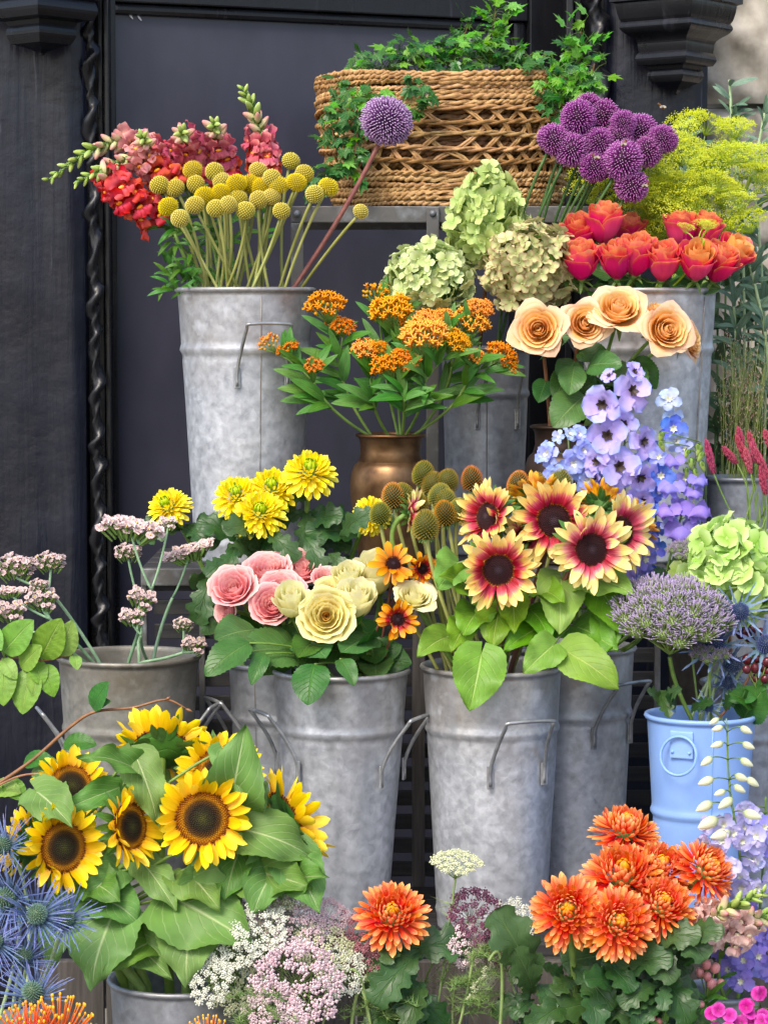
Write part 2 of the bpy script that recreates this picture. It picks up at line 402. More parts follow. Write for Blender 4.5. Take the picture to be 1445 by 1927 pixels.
bars([(186, 196, .012), (198.5, 209, .0)], .96, .1, m_trim)
bars([(1062, 1076, .0), (1078.5, 1092, .02)], 1.27, .12, m_trim)
def corbel(cx, Y, tiers, rot):
    prof = []
    for (hw, y) in tiers: prof.append((hw * S(Y) * 1.18, P(cx, y, Y).z))
    b = MB()
    V = []; F = []; T = []; n = 4
    for j in range(len(prof) - 1):
        for i in range(n):
            a0 = rot + 2 * pi * i / n; a1 = rot + 2 * pi * (i + 1) / n; k = len(V)
            for (a, (r, z)) in ((a0, prof[j]), (a1, prof[j]), (a1, prof[j + 1]), (a0, prof[j + 1])):
                V.append((P(cx, 0, Y).x + r * cos(a), Y + r * sin(a), z)); T.append((0., 0.))
            F.append((k, k + 1, k + 2, k + 3))
    b.add((V, F, T)); return b
def curve_tiers(raw):
    out = []
    for k in range(len(raw) - 1):
        (h0, y0, kind), (h1, y1, _) = raw[k], raw[k + 1]
        for i in range(6):
            t = i / 6
            s_ = t if kind == 'l' else (sin(t * pi / 2) if kind == 'o' else 1 - cos(t * pi / 2))
            if kind == 'r': out.append((h0 + (h1 - h0) * t + sin(t * pi) * 6, y0 + (y1 - y0) * t))
            else: out.append((h0 + (h1 - h0) * s_, y0 + (y1 - y0) * t))
    out.append(raw[-1][:2]); return out
R_T = curve_tiers([(108, -60, 'l'), (108, 6, 'l'), (98, 9, 'c'), (92, 38, 'l'), (88, 44, 'r'), (84, 64, 'o'), (62, 84, 'c'), (60, 100, 'r'), (60, 124, 'l'), (44, 126, 'l'), (42, 132, 'r'), (38, 156, 'o'), (4, 178, 'l')])
wmesh(sf, 'corbel', corbel(1272, 1.2, R_T, radians(-90 + 8)), m_trim, smooth=False)['label'] = 'stepped black corbel ending in a rounded drop, on the right'
L_T = curve_tiers([(100, -70, 'l'), (92, 0, 'l'), (84, 4, 'r'), (82, 38, 'l'), (58, 42, 'l'), (52, 50, 'r'), (46, 84, 'o'), (4, 104, 'l')])
wmesh(sf, 'corbel', corbel(78, .86, L_T, radians(-90 + 4)), m_trim, smooth=False)['label'] = 'lower end of the black corbel at the top left'

wmesh(sf, 'back_board', box((px(150, 1.1), 1.02, 0), (px(204, 1.1), 1.06, zt)), m_trim, smooth=False)
wmesh(sf, 'back_board', box((px(1050, 1.4), 1.40, 0), (px(1150, 1.4), 1.44, zt)), m_trim, smooth=False)
# door: flat panel in a moulded frame, turned away towards the right
A = Vector((px(206, 1.0), 1.0, 0)); B = Vector((px(1062, 1.38), 1.38, 0))
dx = (B - A).normalized(); dn = Vector((-dx.y, dx.x, 0)); LW = (B - A).length
DM = Matrix(((dx.x, dn.x, 0, A.x), (dx.y, dn.y, 0, A.y), (0, 0, 1, 0), (0, 0, 0, 1)))
door = thing('door', 'dark grey panelled door standing behind the stand and buckets', 'door', A)
ztop = P(215, 4, 1.02).z
def dbox(name, a, b, m, bev=.003, smooth=False):
    o = obj(name, one(name, box(a, b, bev), m, smooth=smooth), door, DM); return o
dbox('panel', (.01, .03, .0), (LW - .06, .05, ztop + .02), m_panel, 0)
dbox('stile', (0, 0, 0), (.018, .06, 2.1), m_trim); dbox('stile', (LW - .085, -.004, 0), (LW, .06, 2.1), m_trim)
dbox('moulding', (LW - .115, .012, 0), (LW - .0855, .05, ztop), m_trim, .008)
dbox('top_rail', (.0185, .004, ztop), (LW - .0855, .055, ztop + .30), m_trim)
dbox('moulding', (.0185, .014, ztop - .022), (LW - .1155, .05, ztop - .0005), m_trim, .008)
for (qx, qy, ln) in ((247, 31, 13), (263, 34, 13), (652, 60, 10)):
    t_ = (qx - 206) / (1062 - 206); Yq = 1.0 + .38 * t_ + .028; p_ = P(qx, qy, Yq)
    obj('paint_chip', one('paint_chip', ball(.5, 8, 6), m_white), door, frame(p_, -dn, .7) @ Sc(.004, ln * .0011, .0016))

# stone wall beyond the right post
sw = thing('stone_wall', 'pale weathered limestone wall at the upper right behind the olive', 'wall', (px(1400, 1.45), 1.45, 0))
zz = 0.
for k, (h, off) in enumerate(((.42, 0), (.40, .02), (.30, -.01), (.38, .015), (.30, 0), (.40, .02))):
    ph = [rnd() * 9 for _ in range(5)]
    def fs(u, v, zz=zz, h=h, off=off, ph=ph):
        x = px(1322, 1.45) - off * .6 + u * .5; z = zz + .004 + v * (h - .008)
        e = (abs(u - .5) * 2) ** 14 + (abs(v - .5) * 2) ** 10
        return (x, 1.45 - off + .03 * e + .006 * (sin(x * 40 + ph[0] + sin(z * 30)) + sin(z * 55 + ph[1] + x * 20) + .7 * sin(x * 95 + z * 70 + ph[2])), z)
    b_ = MB().add(grid(40, 30, fs)); b_.add(box((px(1322, 1.45) + .01, 1.478, zz + .01), (px(1322, 1.45) + .49, 1.7, zz + h - .01)))
    wmesh(sw, 'stone', b_, m_stone); zz += h

# ================================================================ tiered stand
st = thing('flower_stand', 'tiered iron and timber display stand carrying the buckets and basket', 'display stand', (0, .3, 0))
Z1, Z2 = .385, .93
Z3 = P(700, 388, .62).z
def sbox(name, a, b, m, bev=.002): return wmesh(st, name, box(a, b, bev), m, smooth=False)
xl, xr = px(262, .28), px(1262, .28)
for k in range(4): sbox('shelf_slat', (xl - .05, -.13 + k * .105, Z1 - .02), (xr + .24, -.13 + k * .105 + .095, Z1), m_slat)
for k in range(4): sbox('shelf_slat', (xl, .30 + k * .095, Z2 - .016), (xr, .30 + k * .095 + .085, Z2), m_slat)
sbox('rail', (xl, .279, Z2 - .030), (xr, .297, Z2 - .0005), m_iron)
for x in (262, 372, 776, 1236): sbox('leg', (px(x, .285), .283, 0 if x != 372 else Z1), (px(x, .285) + (.022 if x == 776 else .010), .297, Z2 - .0305), m_plank if x == 776 else m_iron)
for k in range(13): sbox('riser_slat', (xl + .02, .30 + .003, Z1 + .012 + k * .041), (xr - .02, .312, Z1 + .012 + k * .041 + .026), m_slat)
x = xl - .12
while x < xr + .22:
    w_ = U(.075, .11); sbox('front_plank', (x, -.150, 0), (x + w_ - .004, -.132, Z1 - .021 + U(-.003, 0)), m_plank); x += w_
x3l, x3r = px(548, .62), px(1170, .62)
sbox('rail', (x3l, .612, Z3 - .030), (x3r, .618, Z3), m_iron); sbox('rail', (x3l, .98, Z3 - .030), (x3r, .986, Z3), m_iron)
for k in range(5): sbox('shelf_slat', (x3l, .619 + k * .072, Z3 - .013), (x3r, .619 + k * .072 + .066, Z3 - .0005), m_iron)
for x in (560, 814, 1150):
    sbox('leg', (px(x, .61) - .0115, .603, Z2), (px(x, .61) + .0115, .611, Z3 - .002 if x != 560 else Z3 - .031), m_iron)
    obj('rivet', one('rivet', ball(.0065, 10, 6), m_iron), st, T3((px(x, .61), .603, Z3 - .014)))

# ================================================================ containers
CONT = {}
def bucket(key, cx, rim, hw, Y, zb, bhw, label, mat, handles=(), tilt=0., rib=.21, seam=None, cat='bucket', hm=None, group=None):
    c = P(cx, rim, Y); r = hw * S(Y); rb = bhw * S(Y); h = c.z - zb
    th = thing('galvanised_bucket' if cat == 'bucket' else cat, label, 'bucket', (c.x, Y, zb), group)
    ph = rnd() * 6
    def R(t): return rb + (r - rb) * t
    prof = [(0.0005, .004), (R(0) * .97, .004), (R(0), 0)]
    for i in range(1, 81):
        t = i / 80; z = h * t; rr = R(t)
        d = (1 - t)
        for (q, am, wd) in ((rib, .0036, .006), (rib + .022, -.0012, .004), (.93, .0025, .005)):
            rr += am * exp(-((d - q) * h / wd) ** 2)
        prof.append((rr, z))
    lip = [(r + .003, h + .001), (r + .0052, h + .0045), (r + .004, h + .008), (r + .0005, h + .009), (r - .0025, h + .006), (r - .003, h)]
    prof2 = prof + lip + [(R(.8) - .003, h * .8), (R(.5) - .003, h * .5), (.0005, h * .5)]
    dn_ = [(U(-2.6, -.5), U(.1, .9) * h, U(.010, .022), U(.25, .5), U(.03, .06)) for _ in range(4)]
    def wob(a, z): return -sum(am * exp(-((((a + pi) % (2 * pi) - pi) - aa) / wa) ** 2 - ((z - zz_) / wz) ** 2) for (aa, zz_, am, wa, wz) in dn_) + .006 * sin(2 * a + ph) * (z / h) + .0035 * sin(3 * a + ph * 2 + z * 9) + .0025 * sin(5 * a + z * 17 + ph)
    g = lathe(prof2, 56, wob)
    g = ([(x_, y_, z_ - h) for (x_, y_, z_) in g[0]], g[1], g[2])
    obj('body', one('body', g, mat), th, T3((c.x, Y, zb + h)))
    wt = lathe([(.0005, 0), (R(.55) - .004, 0)], 24); obj('water', one('water', wt, m_water), th, T3((c.x, Y, zb + h * .55)))
    if seam is not None:
        a = radians(seam); pts = [Vector((cos(a) * (R(t) + .0003), sin(a) * (R(t) + .0003), h * t)) for t in [i / 10 * .985 for i in range(11)]]
        obj('seam', one('seam', tube(pts, .0011, 5), mat), th, T3((c.x, Y, zb)))
    for (ang, zf, wd) in handles:
        a = radians(ang); rr = R(zf); hs = .085
        X = T3((c.x, Y, zb + h * zf)) @ Rz(a + pi / 2)      # local -Y points outward
        def q(x_, out, z_): return Vector((x_, -(rr + out) + (0 if abs(x_) < .001 else (rr - sqrt(max(rr * rr - x_ * x_, 0)))), z_))
        w2 = wd / 2
        ctrl = [q(-w2, .003, -hs * .72), q(-w2, .004, -hs * .40), q(-w2 * .93, .018, 0), q(-w2 * .86, .042, hs * .42), q(-w2 * .76, .047, hs * .52)]
        ctrl += [Vector((-p_.x, p_.y, p_.z)) for p_ in reversed(ctrl)]
        pts = spline(ctrl, 3)
        b_ = MB().add(tube(pts, .0031, 7))
        ho = obj('handle', b_.mesh('handle', hm or m_wire), th, X)
        for sx in (-1, 1):
            f0 = q(sx * w2, .002, -hs * .6)
            obj('handle_foot', one('handle_foot', box((-.0055, -.0022, -.014), (.0055, .0012, .022), .0012), hm or m_wire, smooth=False), ho, T3(f0), world=False)
    CONT[key] = dict(c=c, r=r, h=h, th=th)
    return th
bucket('B1', 463, 551, 127, .42, Z2, 97, 'tall galvanised bucket of craspedia and snapdragons on the upper shelf', m_zinc, [(-72, .79, .088)], seam=-74)
bucket('B2', 913, 661, 82, .56, Z2, 70, 'narrow galvanised bucket of hydrangeas at the back under the basket shelf', m_zincd, [(-74, .80, .075)], seam=-90)
bucket('B3', 1218, 552, 127, .45, Z2, 100, 'tall galvanised bucket of coral roses on the upper shelf at right', m_zinc, [(-178, .79, .085)], seam=-40)
bucket('B4', 243, 1241, 131, .13, Z1, 100, 'brownish galvanised bucket of statice at the left of the middle row', m_zinc2, [(195, .70, .085), (-12, .72, .085)], rib=.27)
bucket('B5', 535, 1252, 104, .185, Z1, 84, 'galvanised bucket half hidden behind the rose bucket', m_zincd, [(205, .76, .085)], seam=-120)
bucket('B6', 641, 1267, 128, -.005, Z1, 88, 'galvanised bucket of pink and cream roses in the middle row', m_zinc, [(-25, .74, .085), (205, .76, .085)])
bucket('B7', 926, 1260, 131, -.01, Z1, 103, 'galvanised bucket of red and yellow sunflowers, handle facing forward', m_zinc, [(-68, .74, .092)], rib=.22)
bucket('B8', 1080, 1224, 112, .165, Z1, 92, 'galvanised bucket behind and right of the red and yellow sunflower bucket', m_zinc, [(-48, .80, .085)], rib=.24)
bucket('B10', 338, 1848, 131, -.36, .004, 105, 'galvanised bucket of yellow sunflowers on the ground at the front', m_zincd, [(200, .75, .09)])
bucket('F5', 1352, 1872, 78, -.27, .004, 62, 'small galvanised bucket of delphiniums at the lower right corner', m_zincd)
for key, cx, rim, hw, Y, lab in (('F1', -20, 1990, 95, -.42, 'blue sea holly beside the sunflowers'), ('F2', 545, 2000, 100, -.40, 'white and pink lace flowers at the front'),
        ('F3', 790, 1995, 95, -.36, 'the single orange chrysanthemum at the front'), ('F4', 1095, 2000, 108, -.38, 'the orange chrysanthemum bunch at the front')):
    bucket(key, cx, rim, hw, Y, .004, hw * .8, 'low zinc bucket holding ' + lab, m_zincd)
bucket('F6', 1425, 1990, 62, -.50, .004, 52, 'small zinc bucket holding magenta dianthus in the corner', m_zincd)
bucket('F7', 140, 2030, 75, -.60, .004, 60, 'small zinc bucket holding orange pincushions at the front left', m_zincd)
bucket('F8', 1240, 2000, 58, -.52, .004, 50, 'small zinc bucket holding pink hypericum berries', m_zincd)
bucket('F9', 395, 2030, 60, -.62, .004, 50, 'small zinc bucket holding orange pincushions near the centre', m_zincd)
bucket('R1', 1420, 1010, 85, .30, .50, 70, 'zinc bucket of red bistort spikes at the right edge', m_zincd)
bucket('R2', 1405, 1290, 85, .06, Z1, 66, 'zinc bucket of green hydrangea behind the blue pail', m_zincd)
bucket('R3', 1392, 905, 62, .53, .50, 52, 'zinc bucket of wispy grass behind the bistort bucket', m_zincd)
ws = thing('wooden_stool', 'low timber stool under the bistort and grass buckets at the right', 'stool', (px(1410, .4), .4, 0)); sx0, sx1 = px(1325, .4), px(1500, .4)
for k in range(4): wmesh(ws, 'board', box((sx0, .2 + k * .105, .478), (sx1, .2 + k * .105 + .1, .4995), .002), m_plank, smooth=False)
for a_ in (sx0 + .01, sx1 - .045):
    for b_ in (.295, .575): wmesh(ws, 'leg', box((a_, b_, 0), (a_ + .035, b_ + .035, .4775), .002), m_plank, smooth=False)
# blue pail with a ring handle
th = bucket('B9', 1318, 1352, 101, -.085, Z1 + .002, 74, 'light blue enamelled pail with a ring handle', m_blue, rib=.42, seam=-84, cat='blue_pail', hm=m_blue)
cB = CONT['B9']; a = radians(-118); rp = cB['r'] * .96
X = T3((cB['c'].x + cos(a) * (rp + .004), cB['c'].y + sin(a) * (rp + .004), cB['c'].z - .045)) @ Rz(a + pi / 2)
ring = [Vector((cos(2 * pi * i / 28) * .029, -.004 - .006 * (1 - sin(2 * pi * i / 28)), sin(2 * pi * i / 28) * .029)) for i in range(29)]
obj('ring_handle', one('ring_handle', tube(ring, .0024, 7, False), m_blue), th, X)
pl = obj('handle_plate', one('handle_plate', box((-.019, .0010, -.006), (.019, .006, .036), .002), m_blue, smooth=False), th, X)
for s_ in (-1, 1): obj('rivet', one('rivet', ball(.0028, 8, 5), m_blue), pl, T3((s_ * .014, .0, .004)), world=False)

def vase(key, cx, rim, Y, prof, label, mat, name):
    c = P(cx, rim, Y); s = S(Y); z0 = Z2
    pr = [(.0005, 0)] + [(hw * s, (c.z - z0) - (y - rim) * s) for (hw, y) in prof]
    pts = spline([Vector((r, 0, z)) for r, z in pr], 5); o2 = [(p_.x, max(p_.z, 0)) for p_ in pts]
    o2 += [(o2[-1][0] - .004, o2[-1][1] - .001), (o2[-1][0] - .006, o2[-1][1] - .03), (o2[-1][0] + .004, o2[-1][1] - .07), (.0005, o2[-1][1] - .08)]
    th = thing(name, label, 'vase', (c.x, Y, z0))
    obj('body', one('body', lathe(o2, 48, lambda a, z: .006 * sin(3 * a + z * 30)), mat), th, T3((c.x, Y, z0)))
    rr = o2[len(pts) - 1][0]
    obj('rim', one('rim', tube([Vector((cos(2 * pi * i / 40) * rr, sin(2 * pi * i / 40) * rr, 0)) for i in range(41)], .0032, 8, False), mat), th, T3((c.x, Y, z0 + o2[len(pts) - 1][1])))
    CONT[key] = dict(c=c, r=hw_r(prof) * s, h=c.z - z0, th=th)
def hw_r(p): return p[-1][0]
VP = [(52, 258), (58, 250), (66, 200), (74, 130), (76, 90), (70, 62), (58, 48), (55, 36), (57, 16), (63, 2)]
vase('V1', 735, 817, .35, [(a_, 817 + b_) for a_, b_ in VP], 'copper coloured vase of orange milkweed on the upper shelf', m_copper, 'copper_vase')
vase('V2', 1063, 801, .37, [(a_, 801 + b_) for a_, b_ in VP], 'dark bronze vase of peach roses behind the delphiniums', m_bronze, 'bronze_vase')

# ================================================================ woven basket on the top shelf
bk = thing('woven_basket', 'large woven seagrass basket with open lattice sides on the top shelf', 'basket', P(842, 387, .80))
bc = Vector((P(842, 387, .80).x, .80, Z3)); BH = P(855, 140, .66).z - Z3
def ringp(a, z, k=1.):
    t = z / BH; ax = (.205 + .036 * sin(min(1, t * 1.15) * pi / 2)) * k; by = (.150 + .012 * t) * k
    ca, sa = cos(a), sin(a); e = .72
    return bc + Vector((ax * abs(ca) ** e * (1 if ca > 0 else -1), by * abs(sa) ** e * (1 if sa > 0 else -1), z))
def rope_row(name, z, hr, tr, tw, k=1., mat=None, ns=2, wav=.0015):
    n = 170; b_ = MB(); ph = rnd() * 6
    for s_ in range(ns):
        pts = []
        for i in range(n + 1):
            a = 2 * pi * i / n; p_ = ringp(a, z + wav * sin(5 * a + ph), k); q_ = Vector((p_.x - bc.x, (p_.y - bc.y) * 2, 0)).normalized(); f_ = a * tw + s_ * 2 * pi / ns + ph
            pts.append(p_ + q_ * hr * cos(f_) + Vector((0, 0, hr * sin(f_))))
        b_.add(tube(pts, lambda t, s_=s_: tr * (1 + .22 * sin(t * 140 + s_ * 2)), 5, False))
    return wmesh(bk, name, b_, mat or m_rope)
z = .006
while z < .062: rope_row('woven_row', z, .0031, .0038, round(U(50, 62)), U(.99, 1.01), wav=.0025); z += .0088
for z in (.082, .106, .130, .154, .176): rope_row('lattice_rope', z, .0028, .0031, round(U(24, 30)), 1.014, wav=.003)
z = BH - .050
while z < BH + .002: rope_row('woven_row', z, .0031, .0038, round(U(50, 62)), U(.99, 1.01), wav=.0025); z += .0086
z = .012
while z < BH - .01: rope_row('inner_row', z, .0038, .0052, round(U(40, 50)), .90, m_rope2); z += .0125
nX = 38
for k in range(nX):
    for s_ in (-1, 1):
        a0 = 2 * pi * (k + U(-.15, .15)) / nX
        if sin(a0) > .55: continue
        b_ = MB()
        for off in (0, .0062):
            pts = [ringp(a0 + s_ * (t - .5) * .50 + off * 3, .05 + (BH - .10) * t, .985 + .022 * sin(t * 4 * pi + s_ * 1.5)) for t in [i / 14 for i in range(15)]]
            b_.add(tube(pts, lambda t: .0026 * (1 + .25 * sin(t * 30 + off * 900)), 5, False))
        wmesh(bk, 'lattice_strand', b_, m_rope)
soil = lathe([(.0005, .004), (.97, .0)], 30); obj('soil', one('soil', soil, m_soil), bk, T3(bc + Vector((0, 0, BH - .03))) @ Sc(.235, .145, 1))

# ================================================================ plant materials
G = lambda n, a, b, **k: M_plain(n, a, b, **{**dict(scale=60, rough=.5, val=.3, bump=.2), **k})
m_stem = G('stem_green', '5d7a33', '7c9a48'); m_stemd = G('stem_dark_green', '35552a', '4d6f38'); m_stemy = G('stem_olive', '7f8440', 'a5a862', stretch=(1, 1, .2))
m_stemr = G('stem_red', '6b3b3a', '8a5a4a'); m_stembr = G('twig_brown', '6b4430', '9a6a48'); m_stempl = G('stem_pale', '86a070', 'a8bc90')
m_stemstat = G('statice_stem', '5e8560', '8fb08c')
m_calyx = G('calyx_green', '4a6b2e', '6c8c3c')
m_lrose = M_leaf('rose_leaf', '3a642a', '7fa056', 9, .6, .36, .15, .5)
m_lheart = M_leaf('sunflower_leaf', '5c8238', 'bccc90', 6, 1.1, .50, .2, .75)
m_lheart2 = M_leaf('young_sunflower_leaf', '6c9630', 'b4cc70', 6, 1.1, .45, .25, .7)
m_llance = M_leaf('milkweed_leaf', '4d8032', 'a2c070', 10, .5, .38, .2, .5)
m_lmum = M_leaf('mum_leaf', '34522a', '64854e', 4, 1.2, .36, .12, .35)
m_livy = M_leaf('ivy_leaf', '2e6026', '86ac60', 5, 1., .3, .15, .4)
m_livy2 = M_leaf('young_ivy_leaf', '5d9a2c', '9cc860', 5, 1., .33, .25, .35)
m_lbeech = M_leaf('beech_leaf', '6f9a3a', 'b3cc78', 12, .7, .4, .25, .5)
m_lbeechd = M_leaf('dark_beech_leaf', '3d7030', '79a050', 12, .7, .4, .2, .4)
m_lolive = M_leaf('olive_leaf', '5c7862', '93a890', 3, .5, .5, .1, .5)
m_lsnap = M_leaf('snapdragon_leaf', '47782c', '7ba050', 3, .5, .42, .2, .5)
m_ldry = M_leaf('dry_leaf', 'c9b08a', 'e0cfa8', 5, .8, .6, .2, .4)
# ---- leaf meshes, unit length along +Y
def leafm(name, W, prof, mats, n=2, **k):
    out = []
    for i in range(n):
        kk = dict(bend=(.25, U(-.9, -.4), 0), fold=.18, ruf=U(.01, .03), rfq=U(1.5, 2.5), ph=U(0, 6), nu=6, nv=16); kk.update(k)
        for m in (mats if isinstance(mats, (list, tuple)) else [mats]): out.append(one(name, petal(1., W * U(.92, 1.08), prof, **kk), m))
    return out
LF = dict(
    rose=leafm('leaf', .70, beta(.58, .80, .0), m_lrose, 4, ruf=.035, serr=.035, ns=1, nv=26),
    heart=leafm('leaf', .86, beta(.38, 1.0, .0), m_lheart, 1, back=.2, bend=(.5, -1.6, 0), ruf=.09, fold=.25, nv=26, nu=10, serr=.018, ns=1),
    hearty=leafm('leaf', .80, beta(.38, .95, .0), m_lheart2, 4, back=.2, ruf=.07, fold=.22, nv=26, nu=10, serr=.02, ns=1),
    lance=leafm('leaf', .20, beta(.7, .85), m_llance, 3, nv=10, nu=4),
    mum=leafm('leaf', .54, lambda v: beta(.85, .42, .10)(v) * (.58 + .42 * (1 - abs(((v * 4.5 + .2) % 1) * 2 - 1) ** 1.5)) * (1 + .16 * (((v * 14) % 1) - .5)), m_lmum, 6, nv=48, nu=6, ruf=.06, bend=(.3, -1.1, 0)),
    beech=leafm('leaf', .66, beta(.62, .85), m_lbeech, 3, ruf=.022, rfq=7, nv=24, fold=.12), beechd=leafm('leaf', .64, beta(.6, .85), m_lbeechd, 2, ruf=.015, rfq=7, nv=24),
    olive=leafm('leaf', .17, beta(.6, .7), m_lolive, 2, nv=8, nu=4),
    snap=leafm('leaf', .17, beta(.6, .8), m_lsnap, 2, nv=8, nu=4, bend=(.5, -1.2, 0)),
    spiny=leafm('leaf', .5, lambda v: beta(.5, .6, .1)(v) * (.45 + .55 * abs(sin(v * 5 * pi))), m_lmum, 2, nv=24))
def ivyleaf(m):
    lob = [(0, 1.), (.38, .50), (.72, .80), (1.15, .42), (1.55, .60), (2.1, .36), (2.75, .22)]
    V = [(0, .0, 0)]; T = [(.5, 0.)]; ang = [(-a, r) for a, r in reversed(lob[1:])] + lob
    for a, r in ang:
        V.append((sin(a) * r * .5, .28 + cos(a) * r * .62, .05 - .25 * (r - .5) ** 2 - .07 * abs(sin(a)))); T.append((.5 + sin(a) * r * .5, .25 + .75 * max(0, cos(a) * r)))
    V.append((0, .28, .0)); T.append((.5, .25)); c = len(V) - 1; n = len(ang)
    F = [(c, i + 2, i + 1) for i in range(n - 1)] + [(c, 1, 0), (c, 0, n)]
    return V, F, T
for bb, rf in (((.1, -.5, 0), .10), ((.6, -1.2, -.8), .07), ((-.2, -.2, -1.0), .11), ((.3, .4, -1.6), .08), ((.2, -1.0, .5), .12)): LF['heart'] += leafm('leaf', .86, beta(.38, 1.0, .0), m_lheart, 1, back=.2, bend=bb, ruf=rf, fold=U(.1, .35), nv=26, nu=10, serr=.02, ns=1)
LF['ivy'] = [one('leaf', ivyleaf(m_livy), m_livy, smooth=False), one('leaf', ivyleaf(0), m_livy2, smooth=False)]
def leaf(th, kind, p, q, nrm=(0, -1, .6), w=1., name='leaf', variant=None):
    ms = LF[kind]; me = ms[variant % len(ms)] if variant is not None else random.choice(ms)
    return obj(name, me, th, along(p, q, nrm, w))
def pleaf(th, kind, x0, y0, x1, y1, Y0, Y1, w=1., nrm=(0, -1, .6), stem=None, variant=None, r=.0016, mat=None):
    """leaf from pixel root to pixel tip; with a petiole back to the stem when one is given"""
    p, q = P(x0, y0, Y0), P(x1, y1, Y1)
    o = leaf(th, kind, p, q, nrm, w, variant=variant)
    if stem:
        lo = [s_ for s_ in stem if s_.z < p.z + .02] or stem
        s_ = min(lo, key=lambda a: (a - p).length)
        if (s_ - p).length > .004:
            mid = (s_ + p) / 2 + Vector((0, 0, (s_ - p).length * .12)); wmesh(th, 'petiole', tube(bez(s_, mid, p, 6), r, 5), mat or m_stem)
    return o
def start(name, label, cat, cont, head, d, group=None, jit=.35, depth=.45):
    """thing with its base inside a container; returns thing and stem points up to the head"""
    c = CONT[cont]; cc = c['c']; v = Vector((head.x - cc.x, head.y - cc.y, 0)); lim = c['r'] * .80
    m_ = v * .45 + Vector((U(-1, 1), U(-1, 1), 0)) * c['r'] * jit
    if m_.length > lim: m_ = m_ * (lim / m_.length)
    mouth = cc + m_; base = cc + m_ * .5 + Vector((0, 0, -c['h'] * depth)); th = thing(name, label, cat, base, group)
    ln = (head - mouth).length; ctrl = head - Vector(d).normalized() * ln * .45
    ctrl = ctrl * .7 + ((mouth + head) / 2 + Vector((0, 0, ln * .15))) * .3
    return th, [base, base * .5 + mouth * .5] + bez(mouth, ctrl, head, 12)
def stem(th, pts, r, mat, n=7, r1=None):
    return wmesh(th, 'stem', tube(pts, (lambda t: r + ((r1 if r1 else r) - r) * t), n), mat)

# ================================================================ sunflowers
def disc(n, R, dome, h):
    b = MB(); g = pi * (3 - sqrt(5)); sz = R * 1.25 / sqrt(n)
    b.add(([(0, 0, dome)] + [(R * k / 4 * cos(a), R * k / 4 * sin(a), dome * (1 - (k / 4) ** 2)) for k in range(1, 5) for a in [2 * pi * i / 24 for i in range(24)]],
        [(0, 1 + i, 1 + (i + 1) % 24) for i in range(24)] + [(1 + k * 24 + i, 25 + k * 24 + i, 25 + k * 24 + (i + 1) % 24, 1 + k * 24 + (i + 1) % 24) for k in range(3) for i in range(24)],
        [(.5, 0.)] + [(.5, k / 4) for k in range(1, 5) for i in range(24)]))
    for i in range(n):
        t = (i + .5) / n; r = R * sqrt(t); a = i * g; p = Vector((r * cos(a), r * sin(a), dome * (1 - t) - h * .2))
        V, F, T = spike(p, Vector((p.x * .5, p.y * .5, .3)), h * (1 + .6 * (t > .55)) * U(.8, 1.2), sz, 4, sz * .35); b.add((V, F, [(.5, sqrt(t))] * len(V)))
    return b
def M_disc(name, stops):
    m = M_petal(name, stops, streak=.12, val=.1, hue=.0, rough=.75, trans=0, freq=1); return m
m_disc1 = M_disc('sunflower_disc', [(0, '4a4a1e'), (.22, '33301a'), (.45, '2b2013'), (.62, '5a3a12'), (.74, 'b27a18'), (.86, '9a5a12'), (.97, '5f2a10')])
m_disc2 = M_disc('dark_disc', [(0, '4a3a44'), (.3, '2a1418'), (.8, '3a161a'), (.93, '5a2a14'), (1, 'd8a020')])
m_sun = M_petal('sunflower_petal', [(0, 'd88a00'), (.25, 'f7c200'), (.7, 'ffd80a'), (1, 'ffe53c')], streak=.3, hue=.012)
m_bi = M_petal('bicolor_petal', [(0, 'c08a20'), (.06, '9a1526'), (.30, 'c0304c'), (.46, 'de7478'), (.60, 'f6cc70'), (1, 'fdea98')], streak=.42, freq=12)
m_bi2 = M_petal('pale_bicolor_petal', [(0, '9a1a3a'), (.26, 'cc4a66'), (.46, 'eca09a'), (.58, 'f8dc84'), (1, 'fdf0a4')], streak=.45, freq=12)
m_bi3 = M_petal('yellow_back_petal', [(0, 'c07818'), (.4, 'e8a81c'), (.6, 'c8701c'), (1, 'f6c93a')], streak=.5, freq=6)
m_rud = M_petal('rudbeckia_petal', [(0, '7a0f10'), (.36, 'a81d14'), (.5, 'e8870c'), (1, 'fbb814')], streak=.4)
m_rud2 = M_petal('rudbeckia_orange_petal', [(0, '9a3a08'), (.3, 'd87a0a'), (1, 'fbb010')], streak=.4)
DISC1 = disc(620, .29, .05, .018).mesh('disc', m_disc1); DISC2 = disc(380, .19, .05, .016).mesh('disc', m_disc2); DISC3 = disc(160, .16, .06, .03).mesh('disc', m_disc2)
def petset(name, m, L_, W_, n=4, prof=None, **k):
    o = []
    for i in range(n):
        kk = dict(bend=(U(.0, .35), U(-.6, .3), U(-.4, .5)), cup=U(.1, .4), ruf=U(0, .05), ph=U(0, 6), nu=4, nv=8, groove=.03); kk.update(k)
        o.append(one(name, petal(L_ * U(.92, 1.08), W_ * U(.9, 1.1), prof or beta(.42, .5, .3), **kk), m))
    return o
PSUN = petset('petal', m_sun, .27, .115, 6); PBI = petset('petal', m_bi, .34, .115, 6); PBI2 = petset('petal', m_bi2, .34, .115, 6); PBI3 = petset('petal', m_bi3, .32, .10, 4)
PRUD = petset('petal', m_rud, .36, .15, 4, spoon(.45, .35)); PRUD2 = petset('petal', m_rud2, .36, .15, 4, spoon(.45, .35))
m_sep = M_leaf('sunflower_sepal', '4f7a36', '86a85c', 3, .6, .5, .15, .3)
